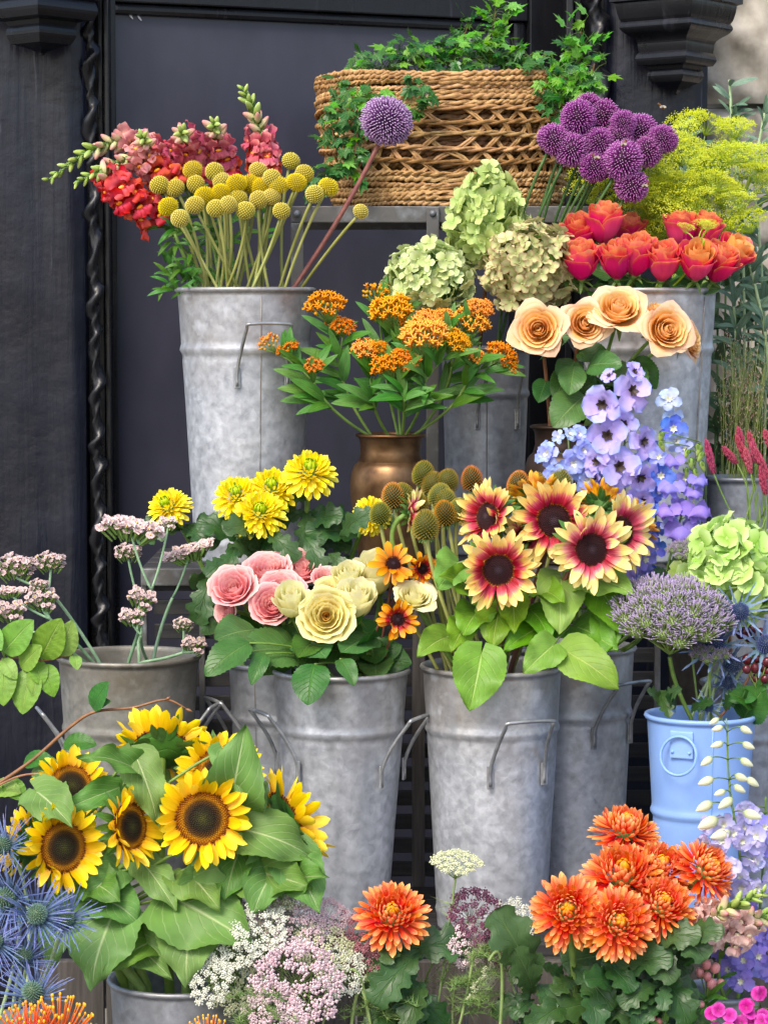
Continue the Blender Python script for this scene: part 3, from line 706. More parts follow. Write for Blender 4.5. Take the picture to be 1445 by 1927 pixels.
SEP = [one('sepal', petal(.30, .10, beta(.3, .8, .4), bend=(U(-.2, .2), U(-.9, .6), U(-.3, .6)), cup=.2, nu=4, nv=8), m_sep) for _ in range(4)]
RECEP = one('receptacle', lathe([(.0005, -.13), (.05, -.125), (.09, -.10), (.20, -.05), (.27, -.01), (.285, .015)], 24), m_sep)
def sunflower(label, cont, x, y, Y, D, yaw, pitch, pets, dsc, rd, n=38, stemr=.006, smat=None, name='sunflower', group=None, base=(8, 16), sep=True, jit=.35):
    d = FD(yaw, pitch); hp = P(x, y, Y); s = D * S(Y); back = hp - d * s * .13
    th, pts = start(name, label, 'sunflower', cont, back, d, group, jit)
    stem(th, pts, stemr, smat or m_stem, 9)
    X = frame(hp, d, U(0, 6)) @ Sc(s); hd = obj('flower_head', dsc, th, X)
    k = rd / .29
    obj('receptacle', RECEP, hd, Sc(k, k, .9), world=False)
    for i in range(n):
        ly = i % 2; a = 2 * pi * (i + U(-.3, .3)) / n; el = radians((U(10, 42) if ly == 0 else U(-10, 16)) + (U(8, 38) if rnd() < .10 else 0))
        obj('petal', random.choice(pets), hd, Rz(a) @ T3((0, rd * (.90 if ly == 0 else .84), .012 - ly * .022)) @ Rx(el) @ Rz(U(-.16, .16)) @ Ry(U(-.6, .6)) @ Sc(U(.75, 1.12), U(.78, 1.14), 1), world=False)
    if sep:
        for i in range(18):
            a = 2 * pi * (i + U(-.3, .3)) / 18; obj('sepal', random.choice(SEP), hd, Rz(a) @ T3((0, rd * .72, -.045 - .02 * (i % 2))) @ Rx(radians(U(-25, 12))) @ Sc(U(.75, 1.15)), world=False)
    return th, pts

# ================================================================ chrysanthemums
def strap(m, L_, W_, bend, n=2, cup=.5, tip=.3):
    return [one('petal', petal(L_, W_ * U(.92, 1.08), spoon(.55, tip), bend=(bend[0], bend[1] * U(.8, 1.2), bend[2]), cup=cup, nu=4, nv=8), m) for _ in range(n)]
m_mo = M_petal('orange_mum_petal', [(0, 'd03c14'), (.35, 'e65220'), (.7, 'f68444'), (1, 'fdba78')], streak=.75, val=.3, hue=.035, freq=7)
m_moi = M_petal('orange_mum_inner', [(0, 'd8581a'), (.5, 'ef8a22'), (1, 'fbb53c')], streak=.5, val=.25)
m_my = M_petal('yellow_mum_petal', [(0, 'ecd000'), (.5, 'fbe60a'), (1, 'fff252')], streak=.3, val=.15)
m_myg = M_petal('green_mum_centre', [(0, '6f9a10'), (.6, '9cc01a'), (1, 'cfdc1c')], streak=.3, val=.2)
MUMO = [strap(m_moi, 1, .26, (.1, .9, .7)), strap(m_mo, 1, .27, (-.1, .7, .5), 3), strap(m_mo, 1, .24, (-.1, .35, .2), 3)]
MUMY = [strap(m_myg, 1, .30, (.1, .9, .7)), strap(m_my, 1, .32, (-.1, .5, .4), 3), strap(m_my, 1, .30, (.0, .1, .0), 3)]
CUPM = one('receptacle', lathe([(.0005, -.10), (.04, -.10), (.10, -.07), (.15, -.02), (.12, .05), (.0005, .09)], 20), m_calyx)
def mum(label, cont, x, y, Y, D, yaw, pitch, sets, n=105, name='chrysanthemum', cat='chrysanthemum', stemr=.0042, inner=.22, dome=.16, smat=None, group=None, flat=0., e1=-8):
    d = FD(yaw, pitch); hp = P(x, y, Y); s = D * S(Y); th, pts = start(name, label, cat, cont, hp - d * s * .1, d, group); stem(th, pts, stemr, smat or m_stem, 8)
    s *= 1.13; hd = obj('flower_head', CUPM, th, frame(hp, d, U(0, 6)) @ Sc(s)); g = pi * (3 - sqrt(5))
    for i in range(n):
        t = (i + .5) / n; k = 0 if t < inner else (1 if t < .62 else 2)
        el = radians(82 + (e1 - 82) * t ** .95 + U(-7, 7)); ln = (.13 + .19 * t ** .7) * U(.88, 1.1)
        r = .02 + .20 * sqrt(t); z = dome * (1 - t ** 1.3) - .05 * t
        obj('petal', random.choice(sets[k]), hd, Rz(i * g + U(-.1, .1)) @ T3((0, r, z)) @ Rx(el) @ Ry(U(-.15, .15)) @ Sc(ln * U(.9, 1.2) * (1 - .2 * (k == 0)), ln, ln), world=False)
    return th, pts

# ================================================================ roses
def rosepetal(R, H, span, flare, point, rolled=.0, m=None, ruf=0., nu=8, nv=9):
    ph = U(0, 6)
    def f(u, v):
        s_ = u * 2 - 1; top = 1 - (.10 + point * .5) * abs(s_) ** (1.3 if point else 3) - .22 * abs(s_) ** 6 + ruf * sin(s_ * 7 + ph)
        vv = v * top; a = s_ * span / 2 * (.55 + .45 * min(1, v * 2.2))
        r = R * (.22 + .78 * sin(min(1, vv / .55) * pi / 2)) + flare * max(0, vv - .45) ** 1.6 * 2.6
        z = H * vv - flare * max(0, vv - .78) ** 1.3 * 3.0
        r += ruf * R * .3 * sin(s_ * 5 + ph * 2) * v - rolled * max(0, vv - .7) * R
        return (r * sin(a), r * cos(a), z)
    return one('petal', grid(nu, nv, f), m)
def roseset(layers, m, mo=None):
    out = []
    for k, (n, R, H, sp, fl, pt, rl, rf) in enumerate(layers):
        mm = mo if (mo and k >= len(layers) - 2) else m
        out.append((n, [rosepetal(R, H, radians(sp), fl, pt, rl, mm, rf) for _ in range(2)]))
    return out
#        n  R    H    span flare point rolled ruffle
OPEN = [(2, .030, .37, 230, 0, 0, .5, 0), (3, .060, .39, 190, 0, 0, .4, .01), (3, .095, .405, 165, .0, 0, .25, .015), (4, .135, .41, 140, .01, .03, .1, .035), (4, .18, .41, 128, .03, .05, 0, .035), (5, .225, .40, 112, .06, .10, 0, .035), (5, .275, .385, 106, .11, .16, 0, .035), (5, .325, .36, 104, .18, .26, 0, .035), (4, .365, .33, 112, .24, .36, 0, .035)]
BUD = [(2, .06, 1.02, 220, 0, 0, .4, .01), (3, .12, 1.04, 170, .0, 0, .25, .02), (3, .18, 1.06, 160, .0, 0, .1, .02), (4, .25, 1.08, 135, .01, .0, 0, .02), (4, .31, 1.06, 128, .06, .04, 0, .03), (4, .36, 1.02, 122, .12, .10, 0, .03), (3, .40, .94, 126, .18, .16, 0, .03)]
GARD = [(3, .04, .28, 190, 0, 0, .3, .05), (5, .08, .31, 140, .0, 0, .1, .06), (7, .13, .34, 100, .02, 0, 0, .07), (8, .19, .37, 85, .03, 0, 0, .07), (8, .26, .39, 80, .05, 0, 0, .06), (7, .33, .39, 80, .09, 0, 0, .05), (6, .39, .36, 84, .14, 0, 0, .05)]
m_peach = M_petal('peach_rose_petal', [(0, 'e09028'), (.45, 'f4b450'), (.8, 'fbc878'), (1, 'fddca4')], streak=.3, val=.1, freq=4, trans=.42)
m_peacho = M_petal('peach_rose_outer', [(0, 'e0a050'), (.6, 'f8c680'), (1, 'fad8b8')], streak=.25, val=.14, freq=5, trans=.35)
m_coral = M_petal('coral_rose_petal', [(0, 'ec3c70'), (.5, 'ee4076'), (.85, 'f46468'), (1, 'fba86e')], streak=.3, val=.15, freq=6, trans=.38)
m_coralo = M_petal('coral_rose_outer', [(0, 'ee8a3a'), (.10, 'ec2c86'), (.76, 'ee3a84'), (.92, 'f4606c'), (1, 'fba06a')], streak=.35, val=.15, freq=6, trans=.38)
m_corali = M_petal('orange_rose_heart', [(0, 'f0a050'), (.6, 'f5a452'), (1, 'f8b868')], streak=.2, val=.12, freq=6, trans=.38)
m_pink = M_petal('pink_rose_petal', [(0, 'ee8088'), (.5, 'f6a0a4'), (.9, 'fabebc'), (1, 'fcd6d0')], streak=.15, val=.12, freq=6, trans=.38)
m_cream = M_petal('cream_rose_petal', [(0, 'e4de70'), (.4, 'f6f0a6'), (1, 'fcf8d0')], streak=.12, val=.08, freq=6, trans=.38)
m_creamh = M_petal('cream_rose_heart', [(0, 'd88a18'), (.6, 'ecb848'), (1, 'f3da88')], streak=.15, val=.1, freq=4)
m_yel = M_petal('yellow_cream_petal', [(0, 'f0d460'), (.5, 'f9ea94'), (1, 'fcf4bc')], streak=.12, val=.08, freq=6, trans=.38)
RS = dict(peach=roseset(OPEN, m_peach, m_peacho), coral=roseset(BUD, m_coral, m_coralo), coralo=roseset(BUD, m_corali, m_coralo), pink=roseset(GARD, m_pink), cream=roseset(BUD, m_cream),
          creamo=roseset(OPEN, m_cream), yellow=roseset(GARD[:2], m_creamh) + roseset(GARD[2:], m_yel))
ROSEC = one('calyx', lathe([(.0005, -.16), (.035, -.15), (.085, -.10), (.09, -.04), (.12, .02), (.0005, .06)], 16), m_calyx)
RSEP = [one('sepal', petal(.38, .10, beta(.3, .9, .5), bend=(U(-.5, .4), U(-1.2, .6), 0), fold=.2, nu=4, nv=8), m_calyx) for _ in range(3)]
def rose(label, cont, x, y, Y, D, yaw, pitch, kind, stemr=.0032, smat=None, group=None, zoff=-.18, lv=3, lsize=.06):
    d = FD(yaw, pitch); s = D * S(Y); bud = kind in ('coral', 'coralo', 'cream'); hp = P(x, y, Y) - d * s * (.5 if bud else .18)
    th, pts = start('rose', label, 'rose', cont, hp - d * s * .12, d, group); stem(th, pts, stemr, smat or m_stem, 7)
    hd = obj('flower_head', ROSEC, th, frame(hp, d, U(0, 6)) @ Sc(s)); a0 = U(0, 6)
    for k, (n, ms) in enumerate(RS[kind]):
        for i in range(n):
            a = a0 + k * 1.1 + 2 * pi * (i + U(-.12, .12)) / n; sc_ = U(.95, 1.06)
            obj('petal', random.choice(ms), hd, Rz(a) @ Rx(U(-.07, .05)) @ Sc(sc_, sc_, U(.94, 1.06)), world=False)
    for i in range(5): obj('sepal', random.choice(RSEP), hd, Rz(i * 2 * pi / 5 + U(-.2, .2)) @ T3((0, .06, -.06)) @ Rx(radians(U(-50, 35))), world=False)
    for i in range(lv):
        p = pts[int(U(4, 11))]; q = p + Vector((U(-1, 1), U(-.9, .3), U(-.25, .5))).normalized() * lsize * U(.7, 1.1); leaf(th, 'rose', p, q)
    return th, pts

# ================================================================ ball flowers and cones
def fball(n, R, ln, wd, tipw, zs=1., core=True, base=0, nn=4, lo=-1., jitter=.15):
    b = MB()
    if core: V, F, T = ball(R * .96, 18, 12, zs); b.add((V, F, [(.5, 0.)] * len(V)))
    for (x, y, z) in fib(n):
        if z < lo: continue
        d = Vector((x + U(-1, 1) * jitter, y + U(-1, 1) * jitter, z + U(-1, 1) * jitter * .7)); p = Vector((x * R, y * R, z * R * zs)) * .93; b.add(spike(p, Vector((d.x, d.y, d.z)), ln * U(.75, 1.15), wd, nn, tipw))
    return b
m_cras = M_petal('craspedia_gold', [(0, '7f7214'), (.5, 'cbb83c'), (1, 'ebdd84')], streak=.0, val=.15, hue=.01, trans=0, rough=.8)
m_crasy = M_petal('craspedia_yellow', [(0, '8a7a06'), (.5, 'd9be0a'), (1, 'f3dc20')], streak=.0, val=.1, hue=.01, trans=0, rough=.8)
CRAS = [fball(190, .45, .045, .042, .026, .95, jitter=.03).mesh('flower_ball', m_cras), fball(230, .44, .10, .032, .018, .95).mesh('flower_ball', m_crasy), fball(190, .45, .055, .042, .022, .92, jitter=.06).mesh('flower_ball', m_cras)]
m_all = M_petal('allium_floret', [(0, '3a1233'), (.4, '7c2a78'), (.75, '9a4494'), (1, 'd8b4d6')], streak=.0, val=.15, trans=.1, rough=.6)
m_all2 = M_petal('allium_pale_floret', [(0, '4a2458'), (.5, '80508e'), (.8, 'a684b2'), (1, 'e6dae6')], streak=0., val=.1, trans=.1, rough=.6)
ALL = [fball(520, .30, .20, .010, .017, 1., jitter=.12).mesh('flower_ball', m_all), fball(480, .31, .19, .011, .017, .94, jitter=.14).mesh('flower_ball', m_all)]
ALLBIG = fball(900, .34, .16, .010, .015, 1., jitter=.10).mesh('flower_ball', m_all2)
def stalked(name, label, cat, cont, x, y, Y, D, me, d, r, mat, group=None, part='flower_ball', off=.45, jit=.55, n=6, squash=1.):
    hp = P(x, y, Y); s = D * S(Y); th, pts = start(name, label, cat, cont, hp - Vector(d).normalized() * s * off, d, group, jit)
    stem(th, pts, r, mat, n); obj(part, me, th, frame(hp, d, U(0, 6)) @ Sc(s * U(.92, 1.06), s * U(.92, 1.06), s * squash * U(.9, 1.06))); return th, pts
m_cone = M_petal('coneflower_cone', [(0, '454a18'), (.3, '66702a'), (.6, '88802c'), (.88, 'a8802c'), (1, 'c88830')], streak=.05, val=.3, hue=.05, trans=0, rough=.7)
m_cone2 = M_petal('dark_coneflower_cone', [(0, '33340f'), (.3, '5f6a26'), (.6, 'b86a22'), (1, 'cf6e22')], streak=.05, val=.3, hue=.05, trans=0, rough=.7)
def cone(m):
    b = MB(); V, F, T = ball(.42, 16, 10, 1.15, .25); b.add((V, F, [(.5, 0.)] * len(V)))
    for (x, y, z) in fib(300):
        if z < -.75: continue
        w_ = 1 - .25 * (z + 1) / 2; p = Vector((x * .42 * w_, y * .42 * w_, z * .48)); b.add(spike(p * .96, Vector((x, y, z * .8 + .35)), .14, .024, 4, .012))
    for i in range(16):
        a = 2 * pi * i / 16; b.add(petal(.18, .06, beta(.3, .8, .4), bend=(-.5, -.6, 0), nu=2, nv=3), 1, T3((0, 0, -.42)) @ Rz(a) @ T3((0, .2, 0)))
    return b.mesh('cone', m, m_calyx)
CONES = [cone(m_cone), cone(m_cone2)]

# ================================================================ hydrangea
def floret4(m, W=1.0, pl=.48, n=4, cupb=.3, ww=.40):
    b = MB()
    for i in range(n): b.add(petal(pl, ww * U(.9, 1.1), beta(.55, .33), bend=(.25, U(-.7, .1), 0), cup=cupb, ruf=.04, ph=U(0, 6), nu=4, nv=5), 0, Rz(2 * pi * (i + U(-.1, .1)) / n) @ Rx(U(-.1, .25)))
    b.add(ball(.05, 6, 4), 0); return b.mesh('floret', m)
m_h1 = M_petal('lime_hydrangea', [(0, '9cb85a'), (.5, 'b9cc7a'), (1, 'c6d68c')], streak=.12, val=.38, freq=4, edge=('c8d298', .3))
m_h2 = M_petal('pale_hydrangea', [(0, 'a3ba66'), (.5, 'c4d48e'), (1, 'd6e0ac')], streak=.12, val=.38, freq=4, edge=('dfe2b8', .4))
m_h3 = M_petal('blushing_hydrangea', [(0, '9aae62'), (.5, 'c6cd8e'), (1, 'd6d29c')], streak=.15, val=.25, freq=4, edge=('c98f80', .75))
m_h4 = M_petal('green_mophead', [(0, '86b83a'), (.5, 'b2d472'), (1, 'cfe4a0')], streak=.12, val=.2, freq=4)
FLT = {k: [floret4(m) for _ in range(3)] for k, m in (('h1', m_h1), ('h2', m_h2), ('h3', m_h3))}
FLT['h4'] = [floret4(m_h4, ww=.56, cupb=.15) for _ in range(4)]
m_hcore = G('hydrangea_core', '3c5a22', '557a30')
def hydrangea(label, cont, x, y, Y, wpx, hpx, kind, n, fs, cone_=0., d=(0, -.2, 1), group=None, lim=.6):
    hp = P(x, y, Y); s = S(Y); a, h = wpx * s / 2, hpx * s / 2; dv = Vector(d).normalized()
    th, pts = start('hydrangea', label, 'hydrangea', cont, hp - dv * h * .6, dv, group); stem(th, pts, .0035, m_stembr, 7)
    X = frame(hp, dv); hd = obj('flower_head', one('flower_head', ball(1, 18, 12), m_hcore), th, X @ Sc(a * .72 * (1 - cone_ * .3), a * .72 * (1 - cone_ * .3), h * .72))
    inv = hd.matrix_basis.inverted() @ T3(-th.location)
    for (fx, fy, fz) in fib(n):
        k = 1 - cone_ * (fz + .4); lump = 1 + .07 * sin(fx * 7 + 1) * sin(fz * 6 + 2)
        nl = Vector((fx, fy, fz)); p = Vector((fx * a * k, fy * a * k, fz * h)) * U(.76, 1.04) * lump * .93
        wn = (X.to_3x3() @ Vector((fx / a, fy / a, fz / h + cone_ * .35 / h))).normalized()
        if wn.y > lim: continue
        wn = (wn + Vector((U(-1, 1), U(-1, 1), U(-1, 1))) * .75).normalized(); M_ = frame(X @ p, wn, U(0, 6)) @ Sc(fs * s * U(.8, 1.15))
        obj('floret', random.choice(FLT[kind]), hd, inv @ M_, world=False)
    return th, pts

# ================================================================ upper shelf, left bucket: craspedia, snapdragons, big allium
CR = [(300, 348), (330, 354), (317, 389), (367, 386), (369, 347), (363, 320), (404, 323), (418, 341), (416, 362), (385, 369), (407, 392), (339, 411), (448, 374), (446, 345), (472, 346), (486, 320), (512, 335),
      (492, 352), (462, 396), (512, 370), (530, 397), (525, 348), (548, 303), (558, 343), (573, 327), (592, 365), (618, 352), (679, 398), (430, 385), (487, 376)]
crn = {}; CR.sort()
for i, (x, y) in enumerate(CR):
    Y = .31 + .10 * (1 - (y - 300) / 110) + U(-.02, .02); v = (x - 470) / 130
    kindw = 'bright yellow fluffy' if i % 3 == 1 else 'pale golden pebbled'
    side = 'left' if x < 385 else ('middle' if x < 490 else 'right'); row = 'upper' if y < 345 else ('lower' if y > 380 else 'middle')
    lab = 'single small yellow craspedia ball leaning far out to the right of its bucket' if x == 679 else '%s craspedia ball, %s row, %s of bunch' % (kindw, row, side)
    crn[lab] = crn.get(lab, 0) + 1
    if crn[lab] > 1: lab += ', %s from its left' % ('second', 'third', 'fourth', 'fifth', 'sixth')[crn[lab] - 2]
    stalked('craspedia', lab, 'craspedia', 'B1', x, y, Y, 38 if x != 679 else 33, CRAS[i % 3], (v * .5, -.15 - .2 * rnd(), 1), .0026, m_stemy, 'craspedia in the tall bucket', jit=.3)
stalked('allium', 'large pale purple allium globe on a long maroon stem in front of the basket', 'allium', 'B1', 727, 228, .40, 104, ALLBIG, (.35, -.25, 1), .0042, m_stemr)

def snapfloret(m, mp):
    b = MB(); b.add(tube([Vector((0, 0, 0)), Vector((0, .25, .02)), Vector((0, .5, .0))], lambda t: .12 + .08 * t, 8, False), 0)
    for a in (-.5, .5): b.add(petal(.52, .50, beta(.4, .35, .5), bend=(.75, .9, .2), cup=-.25, ruf=.12, rfq=1.5, ph=U(0, 6), nu=4, nv=6), 0, T3((a * .25, .42, .12)) @ Ry(a * .7) @ Rz(-a * .5))
    for a in (-.8, 0, .8): b.add(petal(.46, .42, beta(.4, .33, .5), bend=(-.3, -1.5, -.5), cup=.15, ruf=.12, rfq=1.5, ph=U(0, 6), nu=4, nv=6), 0, T3((a * .18, .45, -.08)) @ Rz(-a * .8))
    b.add(ball(.11, 8, 6), 1, T3((0, .50, -.03)) @ Sc(1.3, .6, .7)); return b.mesh('floret', m, mp)
m_s1 = M_petal('coral_snapdragon', [(0, 'd04a5a'), (.5, 'dd4a46'), (1, 'e4502c')], streak=.4, val=.25, hue=.03); m_s2 = M_petal('pink_snapdragon', [(0, 'c85a70'), (.5, 'd2607a'), (1, 'e08a88')], streak=.4, val=.25, hue=.03)
m_s3 = M_petal('pale_snapdragon', [(0, 'e6b8b0'), (.5, 'ecc4bc'), (1, 'f3d8d0')], streak=.3, val=.12); m_s4 = M_petal('dusky_pink_snapdragon', [(0, 'd8a088'), (.5, 'dd8a90'), (1, 'e4a8a0')], streak=.4, val=.2)
m_pal = G('orange_palate', 'ea8a14', 'f4a81e', rough=.6); m_palp = G('cream_palate', 'f0d8b0', 'f6e8c8', rough=.6)
SNF = dict(red=[snapfloret(m_s1, m_pal) for _ in range(3)], pink=[snapfloret(m_s2, m_pal) for _ in range(2)], dusk=[snapfloret(m_s4, m_pal)], pale=[snapfloret(m_s3, m_palp) for _ in range(3)])
m_bud = M_petal('snapdragon_bud', [(0, '6f9a34'), (.5, 'a8c060'), (1, 'c6d488')], streak=.2, val=.25); m_budp = M_petal('pink_tipped_bud', [(0, '8aa850'), (.45, 'dcd8a0'), (.8, 'e0a09c'), (1, 'd88a90')], streak=.2, val=.2)
def budg(): return petal(1, .1, beta(.5, .5))
def budmesh(m):
    V, F, T = ball(.5, 8, 7, 1., 0); V = [(x * .52 * (1 - .35 * (z + .5)), z + .5, y * .52 * (1 - .35 * (z + .5))) for x, y, z in V]; b = MB().add((V, F, T))
    for i in range(3): b.add(petal(.45, .22, beta(.3, .7, .5), bend=(.3, -.5, 0), cup=.4, nu=2, nv=4), 1, Ry(i * 2.1) @ T3((0, .0, .16)))
    return b.mesh('bud', m, m_calyx)
BUDS = budmesh(m_bud); BUDP = budmesh(m_budp)
def snapdragon(label, cont, pts_px, Ys, kinds, size, nb=28, openf=.55, smat=None, leaves=14, group=None):
    Ys = [q_ + (.05 if cont == 'B1' else 0) for q_ in Ys]; pts = spline([P(x, y, Y) for (x, y), Y in zip(pts_px, Ys)], 10); d = (pts[1] - pts[0]).normalized(); th, low = start('snapdragon', label, 'snapdragon', cont, pts[0], d, group, .3)
    allp = low + pts[1:]; wmesh(th, 'stem', tube(allp, lambda t: .0030 - .0018 * t, 7), smat or m_stem); g = 2.4; n = len(pts); fr = frame_pts(pts); s = size * S(Ys[0])
    for i in range(nb):
        t = (i + .3) / nb; k = min(n - 1, int(t * n)); x_, y_, t_ = fr[k]; a = i * g + U(-.2, .2); out = x_ * cos(a) + y_ * sin(a)
        if t < openf: me = random.choice(SNF[kinds[0] if t < openf * .55 else kinds[1]]); sz = s * U(.85, 1.1); dr = (out + t_ * .25); nm = 'floret'
        elif t < openf + .22: me = BUDP; sz = s * U(.58, .72); dr = out * .8 + t_ * .7; nm = 'bud'
        else: me = BUDS; sz = s * (.66 - .34 * (t - openf - .22) / max(.05, .78 - openf)); dr = out * .75 + t_ * .8; nm = 'bud'
        p = pts[k]; obj(nm, me, th, along(p, p + dr.normalized() * sz, t_ * 1. + Vector((0, -.2, .6))))
    for i in range(leaves):
        p = low[int(U(3, len(low) - 1))]; leaf(th, 'snap', p, p + Vector((U(-1, 1), U(-1, .3), U(-.2, 1))).normalized() * U(.03, .055))
    return th
SG = 'snapdragons in the tall bucket'
for lab, pp, Ys, kinds, sz, nb, op in (
    ('longest snapdragon, green bud tip arching far left over the black post', [(345, 330), (260, 270), (180, 280), (92, 338)], (.42, .40, .38, .36), ('pink', 'dusk'), 44, 40, .42),
    ('snapdragon with a green drooping tip just below the longest one', [(340, 350), (270, 300), (210, 312), (145, 344)], (.38, .35, .33, .31), ('red', 'dusk'), 42, 34, .45),
    ('scarlet snapdragon low on the left side of the bunch', [(300, 420), (262, 385), (228, 362), (196, 330)], (.36, .33, .32, .31), ('red', 'red'), 50, 22, .92),
    ('pink snapdragon whose green tip points at the viewer, left of centre', [(315, 360), (292, 310), (276, 275), (268, 258)], (.42, .40, .35, .31), ('red', 'pink'), 46, 28, .58),
    ('coral snapdragon with a green tip facing forward, centre of the bunch', [(370, 340), (358, 300), (348, 262), (342, 248)], (.44, .43, .38, .33), ('red', 'pink'), 46, 28, .60),
    ('pink snapdragon with a short green tip between two taller ones', [(425, 345), (418, 300), (408, 255), (403, 232)], (.46, .45, .41, .36), ('red', 'pink'), 46, 28, .58),
    ('tallest upright snapdragon with coral florets and a pale green tip', [(500, 340), (495, 290), (485, 230), (458, 168)], (.46, .46, .45, .44), ('red', 'pink'), 46, 36, .50)):
    snapdragon(lab, 'B1', pp, Ys, kinds, sz, nb, op)
# leafy snapdragon shoot spilling over the rim
th, pts = start('snapdragon_foliage', 'leafy green snapdragon shoots spilling over the left rim of the tall bucket', 'foliage', 'B1', P(330, 440, .36), (-.2, -.3, 1)); stem(th, pts, .003, m_stem)
for i in range(80):
    p = P(U(312, 372), U(425, 555), U(.36, .43)); q = p + Vector((U(-1, .6), U(-1, .1), U(-.5, 1))).normalized() * U(.03, .05); leaf(th, 'snap', p, q)

# ================================================================ upper shelf, middle and right
hydrangea('tall cone-shaped lime hydrangea head in front of the basket', 'B2', 918, 408, .46, 172, 195, 'h1', 190, 44, .30)
hydrangea('round pale green hydrangea head above the orange milkweed', 'B2', 805, 530, .40, 172, 155, 'h2', 200, 40)
hydrangea('blushing green hydrangea head with pinkish petal edges beside the coral roses', 'B2', 998, 502, .40, 188, 178, 'h3', 230, 40)
AL = [(1043, 263, 66), (1075, 282, 70), (1088, 222, 72), (1133, 218, 70), (1118, 315, 66), (1128, 268, 66), (1172, 303, 78), (1165, 258, 62), (1205, 245, 68), (1218, 285, 64), (1247, 262, 60), (1188, 350, 66), (1172, 232, 52), (1106, 202, 56)]
ALN = dict(enumerate(('purple allium globe at the left end of the allium bunch', 'purple allium globe second from the left, low', 'purple allium globe left of the topmost pair', 'topmost purple allium globe nearest the ivy', 'purple allium globe at the bottom front of the bunch, carrying a bee', 'purple allium globe in the very middle of the bunch', 'largest purple allium globe, lower centre right', 'purple allium globe tucked behind the largest one', 'purple allium globe high at the right with a bee above', 'purple allium globe below the high right one', 'purple allium globe at the right end of the allium bunch', 'lowest purple allium globe, hanging above the coral roses', 'small purple allium globe half hidden at the top right centre', 'small purple allium globe half hidden at the top left')))
for i, (x, y, D) in enumerate(AL):
    Y = .40 + .08 * (1 - (y - 200) / 150) + U(-.02, .02)
    stalked('allium', ALN.get(i, 'purple allium globe in the bunch above the coral roses'), 'allium', 'B2', x, y, Y, D, ALL[i % 2], (.55, -.2, 1), .0026, m_stemd, 'purple alliums', jit=.6)
m_bee = G('bee_fur', '3a2410', '8a5a20', scale=300); m_wing = G('bee_wing', '9a9080', 'b0a898', trans=.4)
for (x, y, lab) in ((1246, 202, 'small brown bee at the top of the rightmost alliums'), (1122, 297, 'small bee on the lower front allium'), (1172, 272, 'small bee between the middle alliums'), (1212, 350, 'small bee on the lowest allium')):
    p = P(x, y, .355 if y > 240 else .39); th = thing('bee', lab, 'bee', p); b = MB().add(ball(.0030, 8, 6, 1.6)).add(ball(.0026, 8, 6), 0, T3((0, 0, .006))).add(ball(.0019, 8, 6), 0, T3((0, 0, .0095)))
    obj('body', b.mesh('body', m_bee), th, frame(p, (U(-1, 1), -.3, .6)))
    for s_ in (-1, 1): obj('wing', one('wing', petal(.008, .004, beta(.6, .4), nu=3, nv=5), m_wing), th, frame(p + Vector((0, -.003, .003)), (s_ * .3, -.8, .4)) @ Rz(s_ * 2.2))
k_ = [('coral rose with a dark pink side at the left end of the row', 1094, 497, .36, 66, -5, 60, 'coral'), ('coral rose half hidden behind the allium stems', 1092, 445, .44, 62, -10, 55, 'coral'), ('coral rose standing highest at the left of the bunch', 1136, 428, .42, 66, 5, 70, 'coral'),
      ('shadowed coral rose at the back of the bunch', 1184, 445, .50, 58, 0, 70, 'coral'), ('coral rose second from the left in the front row', 1160, 497, .34, 64, -8, 62, 'coral'), ('coral rose third from the left with ruffled orange top', 1196, 488, .34, 70, 6, 60, 'coral'),
      ('coral rose with a neat pointed side in the middle of the front row', 1246, 500, .33, 66, 2, 58, 'coral'), ('tall pink coral rose rising behind the front row', 1280, 440, .44, 62, -8, 72, 'coral'), ('coral rose with an open orange heart, second from right', 1311, 500, .33, 68, 4, 48, 'coralo'),
      ('deep coral rose at the right end of the front row', 1352, 503, .36, 66, 25, 50, 'coral'), ('orange edged coral rose leaning outward at far right', 1374, 488, .42, 68, 45, 40, 'coralo'), ('coral rose behind the dill sprig at the right', 1326, 442, .46, 60, 5, 65, 'coral')]
for lab, x, y, Y, D, yw, pt, kd in k_: rose(lab, 'B3', x, y - 4, Y, D * 1.08, yw, pt + 4, kd, lv=2, lsize=.05)
k_ = [('peach rose facing forward at the left end of the peach bunch', 1013, 620, .22, 98, -8, 8, 'peach'), ('smaller peach rose facing forward, second from left', 1100, 610, .23, 88, 6, 12, 'peach'), ('peach rose tilted upward at the top of the peach bunch', 1163, 585, .24, 106, 5, 42, 'peach'),
      ('large peach rose facing right in the peach bunch', 1252, 622, .22, 100, 18, 12, 'peach'), ('peach rose seen from the side at the right end', 1296, 642, .27, 76, 62, 10, 'peach'), ('peach rose mostly hidden behind the large one', 1232, 588, .33, 70, 20, 60, 'peach')]
for lab, x, y, Y, D, yw, pt, kd in k_:
    th, pts = rose(lab, 'V2', x, y, Y, D, yw, pt, kd, smat=m_stembr if x < 1110 else m_stem, lv=2)
    for _ in range(2):
        p = pts[int(U(5, 11))]; leaf(th, 'rose', p, p + Vector((U(-.8, .8), U(-1, -.2), U(-.8, .3))).normalized() * U(.05, .085))
pleaf(th, 'rose', 1100, 745, 1040, 800, .26, .20, 1.1, variant=0); pleaf(th, 'rose', 1105, 690, 1165, 680, .25, .2, 1.1, variant=1); pleaf(th, 'rose', 1080, 690, 1070, 745, .26, .22, 1.)
